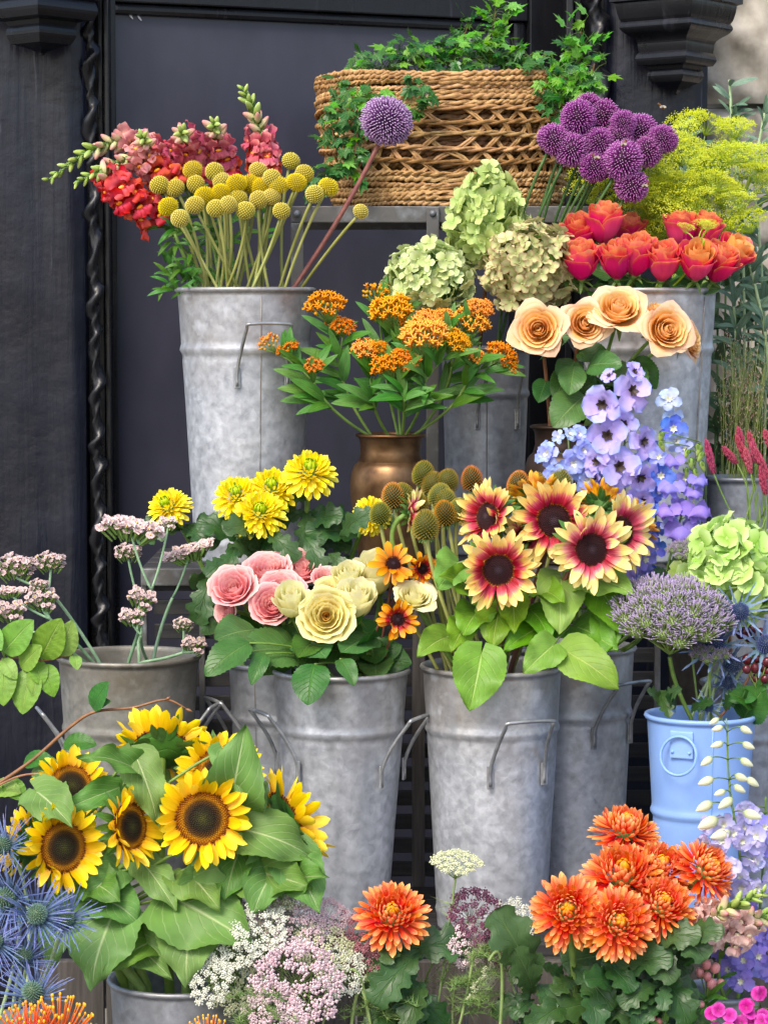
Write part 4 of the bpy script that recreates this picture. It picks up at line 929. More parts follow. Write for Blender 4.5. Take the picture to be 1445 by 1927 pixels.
# dill
m_dill = M_plain('dill_flower', 'b2c41c', 'dade38', 200, .7, .25, 0, .1); m_dills = G('dill_stem', '7f9a1e', '9cb42e')
def umbel(R, rays, sub, blob, dome=.35, flat=.25, spread=1., wd=.006, seed=0, jit=.1):
    b = MB()
    for (i, (x, y, z)) in enumerate(fib(rays * 2)):
        if z < 0: continue
        rr = sqrt(1 - z * z); k = U(.8, 1.05); tip = Vector((x * R * k, y * R * k, R * (dome * z + flat * .0) * k + R * .12)); b.add(spike(Vector((0, 0, -R * .55)), tip - Vector((0, 0, -R * .55)), (tip - Vector((0, 0, -R * .55))).length, wd * R, 3, wd * R * .5), 1)
        for (sx, sy, sz) in fib(sub):
            if sz < -.3: continue
            q = tip + Vector((sx, sy, sz * .6)) * R * spread * U(.25, 1.25) / sqrt(rays) * 1.0; rr_ = blob * R * U(.7, 1.3)
            V = [(q.x + rr_, q.y, q.z), (q.x - rr_, q.y, q.z), (q.x, q.y + rr_, q.z), (q.x, q.y - rr_, q.z), (q.x, q.y, q.z + rr_), (q.x, q.y, q.z - rr_)]
            b.add((V, [(0, 2, 4), (2, 1, 4), (1, 3, 4), (3, 0, 4), (2, 0, 5), (1, 2, 5), (3, 1, 5), (0, 3, 5)], [(.5, .5)] * 6), 0)
            if sub < 24: b.add(spike(tip * .9 + Vector((0, 0, -R * .1)) * .6, q - (tip * .9 + Vector((0, 0, -R * .1)) * .6), (q - tip * .9).length * .9, wd * R * .35, 3), 1)
    return b
DILL = [umbel(1, 28, 24, .027, .35, wd=.010).mesh('umbel', m_dill, m_dills, smooth=False) for _ in range(3)]
for i, lab in enumerate(('frothy yellow dill stem at the centre of the dill bunch', 'yellow dill stem just right of the alliums', 'yellow dill stem rising behind the coral roses', 'tall thin dill stem with small open heads', 'loose dill stem leaning towards the olive', 'dill stem drooping over the front of the coral roses', 'dill stem low at the back left of the coral roses', 'dill stem at the right edge against the olive leaves')):
    cx, cy_, n_ = ((1290, 340, 11), (1230, 350, 10), (1270, 400, 10), (1330, 270, 7), (1380, 370, 9), (1325, 420, 4), (1170, 400, 8), (1410, 300, 6))[i]
    Yc = (.56, .54, .58, .62, .60, .32, .54, .64)[i]; th, pts = start('dill', lab, 'dill', 'B3', P(cx, cy_ + 30, Yc), (U(-.1, .3), -.1, 1), 'dill flowers'); stem(th, pts, .0022, m_dills)
    for k in range(n_ if n_ == 4 else n_ + 6):
        q = P(cx + U(-1, 1) * (78 if n_ > 4 else 40), cy_ + U(-60, 62) * (1 if n_ > 4 else .4), Yc + U(-.07, .07)); d = Vector((U(-.6, .6), U(-.8, .1), 1)); R = U(.030, .048)
        if n_ == 4: R = .016
        b0 = pts[int(U(7, 13))]; e = q - d.normalized() * R * .5
        wmesh(th, 'branch', tube(bez(b0, (b0 + e) / 2 + Vector((0, 0, .02)), e, 6), .0010, 4), m_dills); obj('umbel', random.choice(DILL), th, frame(q, d, U(0, 6)) @ Sc(R))
# milkweed
m_mw = M_petal('milkweed_orange', [(0, 'd8620a'), (.4, 'ee8a0e'), (1, 'fbb824')], streak=.1, val=.3, hue=.03, trans=.15); m_mwb = M_petal('milkweed_bud', [(0, '9aa030'), (.6, 'dca82c'), (1, 'e88a14')], streak=.1, val=.2, trans=.1)
def mwcl(n=26, budr=.25):
    b = MB()
    for (x, y, z) in fib(n * 2):
        if z < -.05: continue
        tip = Vector((x * .42, y * .42, .16 + z * .32)) * U(.85, 1.1); o = Vector((0, 0, -.25)); d = (tip - o).normalized(); b.add(spike(o, tip - o, (tip - o).length, .012, 3, .010), 1); X = frame(tip, d, U(0, 6))
        if rnd() < budr: b.add(ball(.045, 6, 5, 1.5), 2, X)
        else:
            for i in range(5): b.add(spike(Vector((0, 0, .03)), Vector((cos(i * 1.257), sin(i * 1.257), .9)), .12, .028, 3, .018), 0, X); b.add(spike(Vector((0, 0, .02)), Vector((cos(i * 1.257 + .6), sin(i * 1.257 + .6), -.5)), .13, .032, 3), 0, X)
            b.add(ball(.028, 6, 4, 1.5), 0, X @ T3((0, 0, .06)))
    return b.mesh('flower_cluster', m_mw, m_stem, m_mwb)
MW = [mwcl(36, .08), mwcl(34, .2), mwcl(26, .7)]
MWS = [('milkweed stem reaching far left across the tall bucket handle', [(512, 655, 46, 2), (545, 665, 42, 1), (590, 695, 36, 1)], .28, (590, 720)), ('tall orange milkweed stem left of the copper vase', [(615, 592, 72, 1), (645, 625, 44, 1), (632, 618, 40, 1)], .33, (640, 690)),
       ('milkweed stem with yellow-green buds under the round hydrangea', [(708, 563, 52, 2), (752, 580, 40, 0)], .37, (720, 660)), ('milkweed stem with broad orange cluster behind the centre', [(738, 603, 80, 0), (800, 622, 62, 0), (768, 620, 44, 0)], .33, (750, 680)),
       ('milkweed stem with a small orange cluster low in the middle', [(690, 672, 56, 0), (712, 662, 36, 1)], .29, (700, 740)), ('milkweed stem with the largest bright cluster at the front', [(800, 655, 92, 0), (850, 657, 62, 0), (775, 690, 40, 1)], .27, (800, 720)),
       ('milkweed stem with a golden cluster just above the vase', [(737, 702, 66, 0), (755, 680, 40, 1)], .25, (760, 750)), ('milkweed stem with clusters beneath the blushing hydrangea', [(880, 622, 72, 1), (900, 592, 50, 0), (835, 606, 44, 0)], .34, (850, 690)),
       ('milkweed stem reaching right over the narrow bucket', [(935, 682, 64, 1), (893, 680, 38, 1), (962, 700, 26, 2)], .30, (880, 710))]
for lab, cls, Y, (jx, jy) in MWS:
    J = P(jx, jy, Y); th, pts = start('milkweed', lab, 'milkweed', 'V1', J, (U(-.2, .2), -.2, 1), 'orange milkweed stems'); stem(th, pts, .0026, m_stem)
    for (x, y, D, kd) in cls:
        q = P(x, y, Y + U(-.02, .01)); d = (q - J).normalized() + Vector((0, -.45, .6)); e = q - d.normalized() * D * S(Y) * .25
        br = bez(J, (J + e) / 2 + Vector((0, 0, .012)), e, 8); wmesh(th, 'branch', tube(br, .0016, 5), m_stem); obj('flower_cluster', MW[kd], th, frame(q, d, U(0, 6)) @ Sc(D * S(Y) * 1.05))
        for i in range(4):
            p = random.choice(br[1:7]); leaf(th, 'lance', p, p + ((q - J).normalized() * .5 + Vector((U(-1, 1), U(-1, .2), U(-.2, .7)))).normalized() * U(.04, .08))
    for i in range(11):
        p = pts[int(U(8, 15))]; sx = (jx - 735) / 150; leaf(th, 'lance', p, p + Vector((U(-1, 1) + sx, U(-1, .3), U(-.1, .9))).normalized() * U(.05, .085), w=U(.9, 1.4))

# ================================================================ ivy in the basket
def ivy(label, pp, nl, ls, spread, young=.3, hang=0.):
    nl = int(nl * 1.8); spread *= 1.25
    pts = spline([P(x, y, Y) for (x, y, Y) in pp], 8); th = thing('ivy', label, 'ivy', pts[0], 'ivy trails in the basket'); wmesh(th, 'stem', tube(pts, .0014, 5), m_stembr)
    for i in range(nl):
        b = pts[int(rnd() * len(pts))]; off = Vector((U(-1, 1), U(-1, .25), U(-.6, 1))) * spread; p = b + off
        if (p - b).length > .008: wmesh(th, 'petiole', tube([b, (b + p) / 2 + Vector((0, 0, .004)), p], .0006, 3, False), m_stem)
        dr = Vector((U(-1, 1), U(-.8, -.1), U(-1, .5) - hang)); yg = rnd() < young
        leaf(th, 'ivy', p, p + dr.normalized() * U(.7, 1.25) * ls * 1.5, Vector((U(-.5, .5), -.7, .8)), variant=1 if yg else 0)
IV = [('ivy trail hanging down the left end of the basket', [(690, 150, .72), (640, 180, .66), (625, 240, .63), (640, 310, .62), (600, 350, .62)], 46, .024, .022, .15, .4), ('ivy trail falling between basket corner and pale allium', [(720, 150, .72), (680, 190, .62), (672, 260, .60), (662, 320, .60)], 34, .026, .018, .1, .5),
      ('dense ivy mound on the left of the basket rim', [(660, 150, .74), (720, 130, .70), (780, 118, .70), (840, 120, .72)], 70, .024, .034, .3, 0), ('ivy mound along the middle of the basket rim', [(820, 115, .74), (880, 110, .72), (940, 115, .72), (1000, 120, .74)], 70, .022, .034, .3, 0),
      ('upright bright ivy shoot, tallest above the basket', [(905, 130, .74), (915, 85, .73), (928, 45, .73), (932, 14, .74)], 26, .026, .018, .9, -.4), ('thin upright ivy shoot left of the tallest one', [(840, 130, .76), (860, 90, .76), (880, 50, .76), (872, 36, .76)], 20, .020, .016, .5, -.3),
      ('ivy trail over the right shoulder of the basket', [(980, 130, .72), (1030, 150, .68), (1060, 190, .66), (1050, 240, .66)], 46, .024, .028, .3, .2), ('bright ivy shoot standing at the right end of the basket', [(1040, 170, .74), (1075, 140, .74), (1095, 100, .75), (1092, 60, .75)], 40, .026, .028, .7, -.2),
      ('ivy shoot in front of the right basket wall', [(1020, 140, .66), (1070, 150, .64), (1105, 165, .64), (1118, 120, .66)], 30, .024, .024, .6, 0), ('ivy spray with one pale dry leaf near the big allium', [(760, 150, .66), (790, 160, .62), (800, 185, .60), (782, 210, .60)], 14, .024, .012, .2, .3)]
for a in IV: ivy(*a)
o_ = [o for o in bpy.data.objects if o.get('label') == IV[-1][0]][0]
leaf(o_, 'ivy', P(790, 170, .60), P(812, 190, .59)).data = one('leaf', ivyleaf(0), m_ldry, smooth=False)
# olive shrub and fine grass at the right
m_lsh = M_leaf('shrub_leaf', '3c5638', '6f8a64', 4, .6, .42, .12, .4); LF['shrub'] = leafm('leaf', .26, beta(.6, .75), m_lsh, 3, nv=8, nu=4)
for lab, xa, xb, ya, yb, Yc in (('dark narrow-leaved shrub behind the tall right bucket', 1350, 1465, 500, 760, .90), ('lower part of dark foliage behind the bistort', 1345, 1460, 760, 1010, .86)):
    th = thing('shrub', lab, 'shrub', (P((xa + xb) / 2, 900, Yc).x, Yc, 0)); 
    for k in range(9):
        tp = P(xa + (xb - xa) * k / 8, ya + U(0, 60), Yc + U(-.04, .04)); pts = bez(th.location + Vector((U(-.03, .03), 0, 0)), Vector((tp.x, Yc, tp.z * .4)), tp, 24); wmesh(th, 'stem', tube(pts, .0022, 5), m_stemd)
        for j in range(26): p = pts[int(U(14 if ya < 700 else 10, 25))]; leaf(th, 'shrub', p, p + Vector((U(-1, 1), U(-.8, .3), U(-.3, .9))).normalized() * U(.05, .085))
for i, (lab, pp) in enumerate((('silvery olive branch rising against the stone wall', [(1400, 620, .80), (1395, 420, .80), (1378, 260, .80), (1372, 150, .80)]), ('olive branch at the right edge of the picture', [(1440, 640, .74), (1430, 480, .74), (1420, 330, .74), (1440, 200, .74)]), ('low olive branch behind the tall right bucket', [(1400, 760, .72), (1385, 650, .72), (1378, 560, .72), (1365, 470, .72)]),
        ('short olive branch beside the rightmost allium', [(1330, 520, .78), (1310, 400, .78), (1292, 300, .78), (1280, 235, .78)]), ('olive branch low at the right edge', [(1450, 780, .70), (1440, 640, .68), (1425, 560, .68), (1410, 500, .68)]))):
    pts = spline([P(*q) for q in pp], 8); base = Vector((pts[0].x, pts[0].y, .9)); th = thing('olive_branch', lab, 'olive', base, 'olive shrub branches'); wmesh(th, 'stem', tube([base] + pts, .0028, 6), m_stempl)
    for k in range(44):
        j = int(U(0, len(pts) - 1)); p = pts[j]; leaf(th, 'olive', p, p + Vector((U(-1, 1), U(-.7, .4), U(-.1, .9))).normalized() * U(.035, .065), w=U(.9, 1.3))
    base_ = base
m_pot = G('terracotta_grey', '4a4642', '6a645c'); op = thing('olive_pot', 'grey clay pot of the olive shrub behind the right buckets', 'pot', (P(1405, 900, .74).x, .74, .0))
obj('body', one('body', lathe([(.0005, 0), (.11, 0), (.15, .75), (.165, .76), (.165, .80), (.145, .80), (.14, .74), (.0005, .73)], 32), m_pot), op, T3(op.location) @ Sc(1, 1, 1.15))
m_wisp = G('wispy_grass', '9a8068', 'b89a88'); m_wg = G('grass_green', '6f7f3c', '93a058'); m_pers = M_petal('bistort_red', [(0, '5f1a32'), (.6, '8f2f4c'), (1, 'b85a70')], streak=0., val=.2, trans=0)
for lab, x0, x1 in (('wispy pinkish grass tuft at the right edge above the bistort', 1390, 1450), ('wispy pinkish grass tuft beside the tall right bucket', 1345, 1400)):
    c = CONT['R3']['c'] + Vector(((x0 - 1368) * .0006, 0, -.06)); th = thing('grass_tuft', lab, 'grass', c); b = MB()
    for i in range(26):
        q = P(U(x0 - 10, x1 + 25), U(630, 760), U(.46, .56)); bs = c + Vector((U(-.02, .02), U(-.02, .02), 0)); pts = bez(bs, (bs + q) / 2 + Vector((0, 0, .03)), q, 7); b.add(tube(pts, .0006, 3, False), 1)
        for k in range(22):
            p = pts[int(U(3, 8))] + Vector((U(-1, 1), U(-1, 1), U(-.6, 1))) * .018; b.add(spike(p, Vector((U(-1, 1), U(-1, 1), 1)), .005, .0009, 3), 0)
            if k % 2 == 0: b.add(spike(pts[5], p - pts[5], (p - pts[5]).length, .0003, 3), 1)
    wmesh(th, 'blades', b, m_wisp, m_wg)
BSL = ('separate red bistort spike leaning on the tall right bucket', 'short red bistort spike just right of the separate one', 'red bistort spike third from the left, tilted', 'upright red bistort spike fourth from the left', 'long red bistort spike leaning left at the right edge', 'red bistort spike low in the middle of the clump', 'topmost red bistort spike at the right edge', 'small red bistort spike standing at the back of the clump', 'lowest red bistort spike at the right edge', 'red bistort spike cut off by the picture edge', 'red bistort spike in the very centre of the clump')
SPK = fball(260, .42, .22, .07, .06, 1., nn=4, jitter=.4).mesh('spike', m_pers)
for i, (x0, y0, x1, y1) in enumerate(((1328, 830, 1342, 890), (1360, 842, 1385, 872), (1385, 822, 1410, 880), (1408, 815, 1425, 870), (1420, 845, 1445, 900), (1402, 845, 1412, 890), (1438, 810, 1450, 845), (1388, 805, 1396, 845), (1430, 880, 1440, 930), (1450, 850, 1455, 900), (1415, 830, 1420, 870))):
    a, b_ = P(x1, y1, .26 + .01 * (i % 4)), P(x0, y0, .26 + .01 * (i % 4)); lab = BSL[i]
    th, pts = start('bistort', lab, 'bistort', 'R1', a, b_ - a, 'red bistort spikes'); stem(th, pts, .0014, m_stem, 5); dd = b_ - a; obj('flower_spike', SPK, th, frame((a + b_) / 2, dd, 0) @ Sc(.0105, .0105, dd.length * .9))

# ================================================================ middle row: statice and beech at the left
m_stc = M_petal('statice_pink', [(0, 'b8949a'), (.5, 'd2b8ba'), (1, 'e6d2cc')], streak=.1, val=.2, trans=.2); m_stcy = G('statice_eye', 'e0c040', 'ecd468')
m_stg = G('statice_calyx', '587a34', '7a9a48')
def statice(n, W, H, D):
    b = MB()
    for i in range(n):
        x = (i / (n - 1) - .5) * W + U(-.03, .03); y = U(-.5, .5) * D; z = U(-.5, .5) * H + .12 * (1 - (2 * x / W) ** 2) * H; X = T3((x, y, z)) @ Rx(U(-.2, 1.0)) @ Ry(U(-.6, .6)) @ Rz(U(0, 6))
        for k in range(5): b.add(petal(.095, .10, beta(.5, .3, .4), bend=(.6, -.5, 0), cup=.2, ruf=.25, rfq=1.2, ph=U(0, 6), nu=2, nv=3), 0, X @ Rz(k * 1.257))
        if rnd() < .35: b.add(ball(.018, 6, 4), 1, X @ T3((0, 0, .03)))
        p = Vector((x, y, z)); o = Vector((x * .55, y * .5, z - .22)); b.add(spike(o, p - o, (p - o).length, .016, 4, .032), 2)
    return b.mesh('flower_cluster', m_stc, m_stcy, m_stg)
STW = [statice(60, 1., .14, .32), statice(60, 1., .16, .34)]; STR = [statice(55, .85, .42, .5), statice(55, .85, .46, .5)]
STT = [('statice stem with the widest flat pale pink head', [(247, 992, 108, 'w', 8), (316, 985, 36, 'r', 0)], .07, (285, 1110), 'B4'), ('statice stem with a small round head behind the left of the bucket', [(242, 1040, 52, 'r', 0)], .18, (262, 1130), 'B4'), ('statice stem leaning right with a slanting pale head', [(355, 1037, 92, 'w', -18)], .12, (325, 1125), 'B4'),
       ('statice stem with a double round head above the bucket middle', [(268, 1128, 56, 'r', 20), (250, 1162, 50, 'r', 0)], .06, (266, 1195), 'B4'), ('two-headed small statice stem at the right rim of its bucket', [(346, 1175, 40, 'r', 0), (366, 1215, 48, 'r', 10)], .08, (345, 1228), 'B4'),
       ('statice stem at the left edge with broad upper heads', [(30, 1068, 76, 'r', 0), (96, 1058, 58, 'r', 0)], .02, (92, 1110), 'B4'), ('statice stem at the left edge with middle heads', [(20, 1112, 58, 'w', 0), (80, 1130, 62, 'r', 0), (75, 1102, 38, 'r', 0)], .0, (95, 1165), 'B4'), ('statice stem at the left edge with the lowest head', [(20, 1152, 60, 'r', 0)], -.02, (80, 1195), 'B4')]
for lab, cl, Y, (jx, jy), ct in STT:
    J = P(jx, jy, Y); th, pts = start('statice', lab, 'statice', ct, J, (J - CONT[ct]['c']) + Vector((0, 0, .05)), 'pale pink statice', .2); stem(th, pts, .0030, m_stemstat, 6, .0024)
    for (x, y, D, kd, ro) in cl:
        q = P(x, y, Y); s = D * S(Y); e = q - Vector((0, 0, s * (.12 if kd == 'w' else .25))); wmesh(th, 'branch', tube(bez(J, Vector((J.x * .4 + e.x * .6, (J.y + e.y) / 2, J.z * .6 + e.z * .4)), e, 8), .0020, 5), m_stemstat)
        obj('flower_cluster', random.choice(STW if kd == 'w' else STR), th, T3(q) @ Ry(radians(ro)) @ Rx(radians(15)) @ Sc(s * 1.02))
th, pts = start('beech_sprig', 'leafy light green beech sprig at the left edge below the statice', 'beech', 'F1', P(-30, 1260, -.16), (-.1, 0, 1)); stem(th, pts, .003, m_stembr)
tw = spline([P(-30, 1260, -.16), P(20, 1238, -.17), P(80, 1243, -.18), P(138, 1232, -.18)], 6); wmesh(th, 'twig', tube(tw, .0017, 5), m_stembr)
for (x0, y0, x1, y1) in ((78, 1238, 118, 1162), (8, 1228, 62, 1166), (40, 1256, 82, 1215), (112, 1235, 138, 1165), (5, 1240, 32, 1278), (62, 1258, 40, 1345), (75, 1255, 62, 1310), (85, 1250, 102, 1312), (68, 1245, 80, 1290), (10, 1250, 8, 1330), (-20, 1180, 5, 1225), (140, 1232, 146, 1262), (-10, 1290, 20, 1310)):
    pleaf(th, 'beech', x0, y0, x1, y1, -.18, -.20, U(.95, 1.1), (U(-.3, .3), -1, .4), tw)
th, pts = start('beech_twig', 'bare brown beech twig with a few leaves crossing the statice bucket', 'beech', 'F1', P(-20, 1485, -.2), (.2, 0, 1)); stem(th, pts, .003, m_stembr)
tw = spline([P(-25, 1490, -.20), P(60, 1432, -.19), P(128, 1372, -.18), P(178, 1340, -.18), P(250, 1332, -.18), P(312, 1317, -.18), P(352, 1334, -.18)], 7); wmesh(th, 'twig', tube(tw, lambda t: .0032 - .0018 * t, 6), m_stembr)
tw2 = spline([P(-25, 1490, -.2), P(40, 1460, -.21), P(100, 1458, -.22), P(142, 1472, -.22)], 6); wmesh(th, 'twig', tube(tw2, .0018, 5), m_stembr)
for (x, y, dx_, dy_) in ((248, 1333, 10, 8), (312, 1317, 10, -6), (350, 1334, 14, 6)):
    p = P(x, y, -.18); q = P(x + dx_, y + dy_, -.182); wmesh(th, 'bud', tube([p, (p + q) / 2, q], lambda t: .0024 * sin(pi * (.25 + .74 * t)), 6), m_stembr)
for (x0, y0, x1, y1, kd) in ((176, 1335, 205, 1282, 'beechd'), (182, 1333, 207, 1318, 'beechd'), (120, 1400, 182, 1398, 'beechd'), (45, 1436, 100, 1427, 'beechd'), (60, 1455, 120, 1445, 'beech'), (130, 1460, 175, 1455, 'beech'), (10, 1470, 50, 1505, 'beech'), (-15, 1480, 40, 1490, 'beech')): pleaf(th, kd, x0, y0, x1, y1, -.18, -.20, 1., (0, -1, .9))

# ================================================================ middle row: yellow mums, roses, rudbeckia
for lab, x, y, Y, D, yw, pt, ct in (('highest yellow chrysanthemum on a bare stem', 583, 890, .12, 98, 5, 48, 'B5'), ('yellow chrysanthemum between the highest and leftmost of its group', 512, 922, .13, 92, 0, 46, 'B5'), ('yellow chrysanthemum at the left of the central group of four', 446, 935, .13, 88, -8, 46, 'B5'),
        ('yellow chrysanthemum lowest in the group of four, facing forward', 490, 966, .08, 94, 2, 40, 'B5'), ('lone yellow chrysanthemum above the flat statice head', 318, 955, .19, 82, -30, 42, 'B5'), ('yellow chrysanthemum half hidden beside the coneflower cones', 700, 970, .12, 70, 20, 20, 'B5')):
    th, pts = mum(lab, ct, x, y, Y, D, yw, pt, MUMY, 140, 'yellow_chrysanthemum', inner=.22, dome=.16, e1=-32, smat=m_stem)
    for i in range(6):
        p = pts[int(U(5, 13))]; leaf(th, 'mum', p, p + Vector((U(-1, 1), U(-1, -.1), U(-.4, .4))).normalized() * U(.06, .10))
for (a, b_, c_, d_) in ((575, 1010, 610, 1075), (500, 1000, 560, 1045), (445, 1030, 420, 1075), (640, 1010, 690, 960), (400, 1080, 370, 1170), (385, 1100, 395, 1190), (440, 1050, 390, 1075), (620, 1040, 650, 1080)): pleaf(th, 'mum', a, b_, c_, d_, .08, .03, 1., (0, -1, .5))
for lab, x, y, Y, D, yw, pt, kd in (('pink garden rose at the left end of the rose bunch', 440, 1108, -.03, 92, -15, 38, 'pink'), ('pink garden rose second from left at the back', 505, 1076, .03, 92, -5, 55, 'pink'), ('pink garden rose at the back of the bunch under the yellow mum stem', 563, 1072, .05, 88, 8, 50, 'pink'), ('pink garden rose in the middle behind the cream bud', 530, 1112, -.01, 86, 5, 45, 'pink'),
        ('pink garden rose lowest of the pink ones, beside the cream bud', 512, 1140, -.05, 84, -5, 25, 'pink'), ('small pink rose peeping between cream roses', 612, 1090, .02, 56, 5, 50, 'pink'), ('pink rose drooping at the far left below the others', 428, 1150, -.01, 56, -40, 5, 'pink'),
        ('cream rosebud in front of the pink roses', 548, 1135, -.08, 68, -6, 50, 'cream'), ('pale yellow open rose facing forward with a golden heart', 614, 1160, -.10, 106, 0, 18, 'yellow'), ('cream rose bud standing right of the open yellow rose', 670, 1135, -.07, 76, 8, 54, 'cream'), ('cream rose at the back above the open yellow one', 655, 1092, .0, 62, 0, 52, 'cream'),
        ('yellow cream rose hidden between the buds', 622, 1110, -.02, 62, 0, 55, 'yellow'), ('cream rose behind the orange rudbeckia', 708, 1085, .02, 78, -12, 55, 'cream'), ('cream rose at the right of the bunch beside the red rudbeckia', 780, 1125, -.04, 82, 12, 50, 'creamo')):
    th, pts = rose(lab, 'B6', x, y, Y, D, yw, pt, kd, lv=1, lsize=.07)
    for j in range(1): p = pts[int(U(4, 9))]; leaf(th, 'rose', p, p + Vector((U(-1, 1), U(-1, -.2), U(-.3, .2))).normalized() * U(.07, .1))
for (a, b_, c_, d_, w_) in ((566, 1232, 456, 1214, 1.1), (592, 1250, 578, 1325, 1.25), (480, 1185, 402, 1205, .9), (470, 1210, 384, 1268, .9), (640, 1240, 668, 1283, .8), (600, 1200, 560, 1240, .9), (700, 1200, 640, 1230, 1.), (570, 1200, 615, 1240, 1.1), (500, 1230, 472, 1283, .7), (690, 1230, 700, 1190, .8)): pleaf(th, 'rose', a, b_, c_, d_, -.06 if d_ < 1260 else -.125, -.13 if d_ < 1260 else -.17, w_, (U(-.2, .2), -1, .9), pts)
for lab, x, y, Y, D, yw, pt, ps in (('red and yellow rudbeckia facing forward beside the cream roses', 748, 1166, -.10, 92, 6, 8, PRUD), ('orange yellow rudbeckia tilted upward behind the cream rose', 740, 1062, -.03, 100, 0, 30, PRUD2), ('dark red rudbeckia half hidden among coneflower stems', 794, 1070, -.01, 76, 20, 10, PRUD)):
    sunflower(lab, 'B6', x, y, Y, D, yw, pt, ps, DISC3, .12, 20, .0022, m_stemr, 'rudbeckia', sep=False)
for o in bpy.data.objects:
    if o.name.startswith('rudbeckia'): o['category'] = 'rudbeckia'
# coneflower seed heads
CN = [(797, 893, 0), (815, 912, 0), (758, 932, 0), (842, 906, 0), (888, 903, 1), (716, 968, 0), (801, 990, 0), (786, 950, 0), (828, 935, 0), (862, 962, 0), (838, 968, 1), (838, 945, 0), (975, 912, 1), (1010, 912, 0), (1055, 908, 0), (740, 935, 1)]
CNL = {4: 'dark coneflower seed head standing alone before the narrow bucket', 5: 'coneflower seed head at the left end above the rudbeckia', 6: 'olive coneflower seed head lowest and largest in the cluster', 0: 'topmost orange coneflower seed head in the cluster', 12: 'dark coneflower seed head behind the red sunflowers', 14: 'coneflower seed head beside the pale blue delphinium', 1: 'coneflower seed head directly below the topmost one', 2: 'coneflower seed head at the upper left of the cluster', 3: 'coneflower seed head just right of the topmost one', 7: 'coneflower seed head in the middle left of the cluster', 8: 'coneflower seed head in the middle of the cluster', 9: 'coneflower seed head at the lower right of the cluster', 10: 'dark coneflower seed head low at the right of the cluster', 11: 'coneflower seed head half hidden in the cluster centre', 15: 'dark coneflower seed head half hidden at the left of the cluster', 13: 'brown coneflower seed head just above the rear red sunflower'}
for i, (x, y, k) in enumerate(CN):
    Y = .10 - .16 * (y - 893) / 100 + U(-.01, .01); stalked('coneflower', CNL.get(i, 'petalless coneflower seed head in the cluster by the copper vase'), 'coneflower', 'B7' if i > 10 else 'B7', x, y, Y, 54 if i == 6 else 46, CONES[k], (U(-.25, .25), -.12, 1), .0030, m_stemy, 'coneflower seed heads', 'cone', .45, .2)

# red and yellow sunflowers
BI = [('red and yellow sunflower lowest in its bucket, facing straight forward', 937, 1072, -.12, 164, 0, -2, PBI), ('pink and yellow sunflower facing forward at the right front', 1112, 1034, -.11, 172, 10, 2, PBI2), ('red and yellow sunflower in the middle, behind the two front ones', 1042, 980, -.065, 176, -4, 8, PBI), ('red and yellow sunflower turned left above the lowest one', 918, 972, -.04, 150, -48, 12, PBI),
      ('pale red and yellow sunflower half hidden at the right rear', 1168, 1000, -.03, 160, 42, 6, PBI2), ('yellow sunflower seen from behind at the top of the red bunch', 1010, 940, .03, 120, 165, 35, PBI3), ('pink sunflower wedged between the lowest and middle ones', 985, 1012, -.02, 110, 25, -10, PBI2), ('small pale sunflower nodding left among the coneflower heads', 775, 968, -.02, 100, 80, 5, PBI2), ('yellow orange sunflower back at the right end of the red bunch', 1195, 985, .03, 110, 120, 25, PBI3), ('yellow sunflower peeking above the middle red one', 1130, 950, .05, 110, 160, 30, PBI3)]
for i, (lab, x, y, Y, D, yw, pt, ps) in enumerate(BI): th, pts = sunflower(lab, 'B7' if i not in (4, 8, 9) else 'B8', x, y, Y, D, yw, pt, ps, DISC2, .188, 40, .0042, m_stemr if i < 4 else m_stem, 'bicolour_sunflower', jit=.25)
for (a, b_, c_, d_, w_, v_) in ((905, 1232, 884, 1338, 1.15, 0), (1068, 1228, 1168, 1292, .95, 1), (1055, 1090, 1052, 1190, .85, 2), (1095, 1085, 1190, 1110, .95, 0), (1130, 1110, 1178, 1190, .9, 1), (940, 1140, 925, 1215, .9, 2), (965, 1130, 968, 1185, .8, 0), (1030, 1175, 950, 1215, .8, 1), (860, 1060, 825, 1105, .9, 2), (880, 1110, 835, 1080, .9, 0), (1000, 1150, 1035, 1195, 1., 1), (1085, 1180, 1160, 1220, .9, 2), (880, 1170, 850, 1220, .8, 0), (1040, 1215, 985, 1265, .9, 2), (1150, 1160, 1130, 1235, .8, 0), (840, 1200, 790, 1225, .9, 1), (1015, 1110, 1060, 1130, .7, 2), (985, 1190, 1040, 1222, .9, 1), (900, 1150, 870, 1190, .9, 2)):
    pleaf(th, 'hearty' if v_ != 9 else 'heart', a, b_, c_, d_, -.05 if d_ < 1240 else -.135, -.125 if d_ < 1240 else -.18, w_, (U(-.25, .25), -1, .55), pts, v_)

# ================================================================ delphiniums and monkshood
DP = lambda n, st: M_petal(n, st, streak=.4, val=.2, hue=.035, freq=4, trans=.3)
m_dl = DP('lavender_delphinium', [(0, 'b4a0e0'), (.45, 'c4b2f0'), (.8, 'b8b0f4'), (1, '9cb0f8')]); m_db = DP('pale_blue_delphinium', [(0, 'b8bcf0'), (.6, 'b0bcf8'), (1, '9cb4fa')]); m_dk = DP('deep_blue_delphinium', [(0, '7a80e8'), (.5, '6a84ee'), (1, '5a7ae8')])
m_dw = DP('ice_blue_delphinium', [(0, 'd0d8e8'), (.6, 'b8c8ee'), (1, 'a8c0f0')]); m_dv = DP('violet_monkshood', [(0, 'a898e0'), (.6, '9888e0'), (1, '8a7cd8')]); m_dpl = DP('pale_lilac_delphinium', [(0, 'ece8f0'), (.5, 'd2cdf2'), (1, 'bcb8f0')]); m_dpu = DP('purple_delphinium', [(0, 'b0a2e8'), (.6, '9c92e4'), (1, '928ae4')])
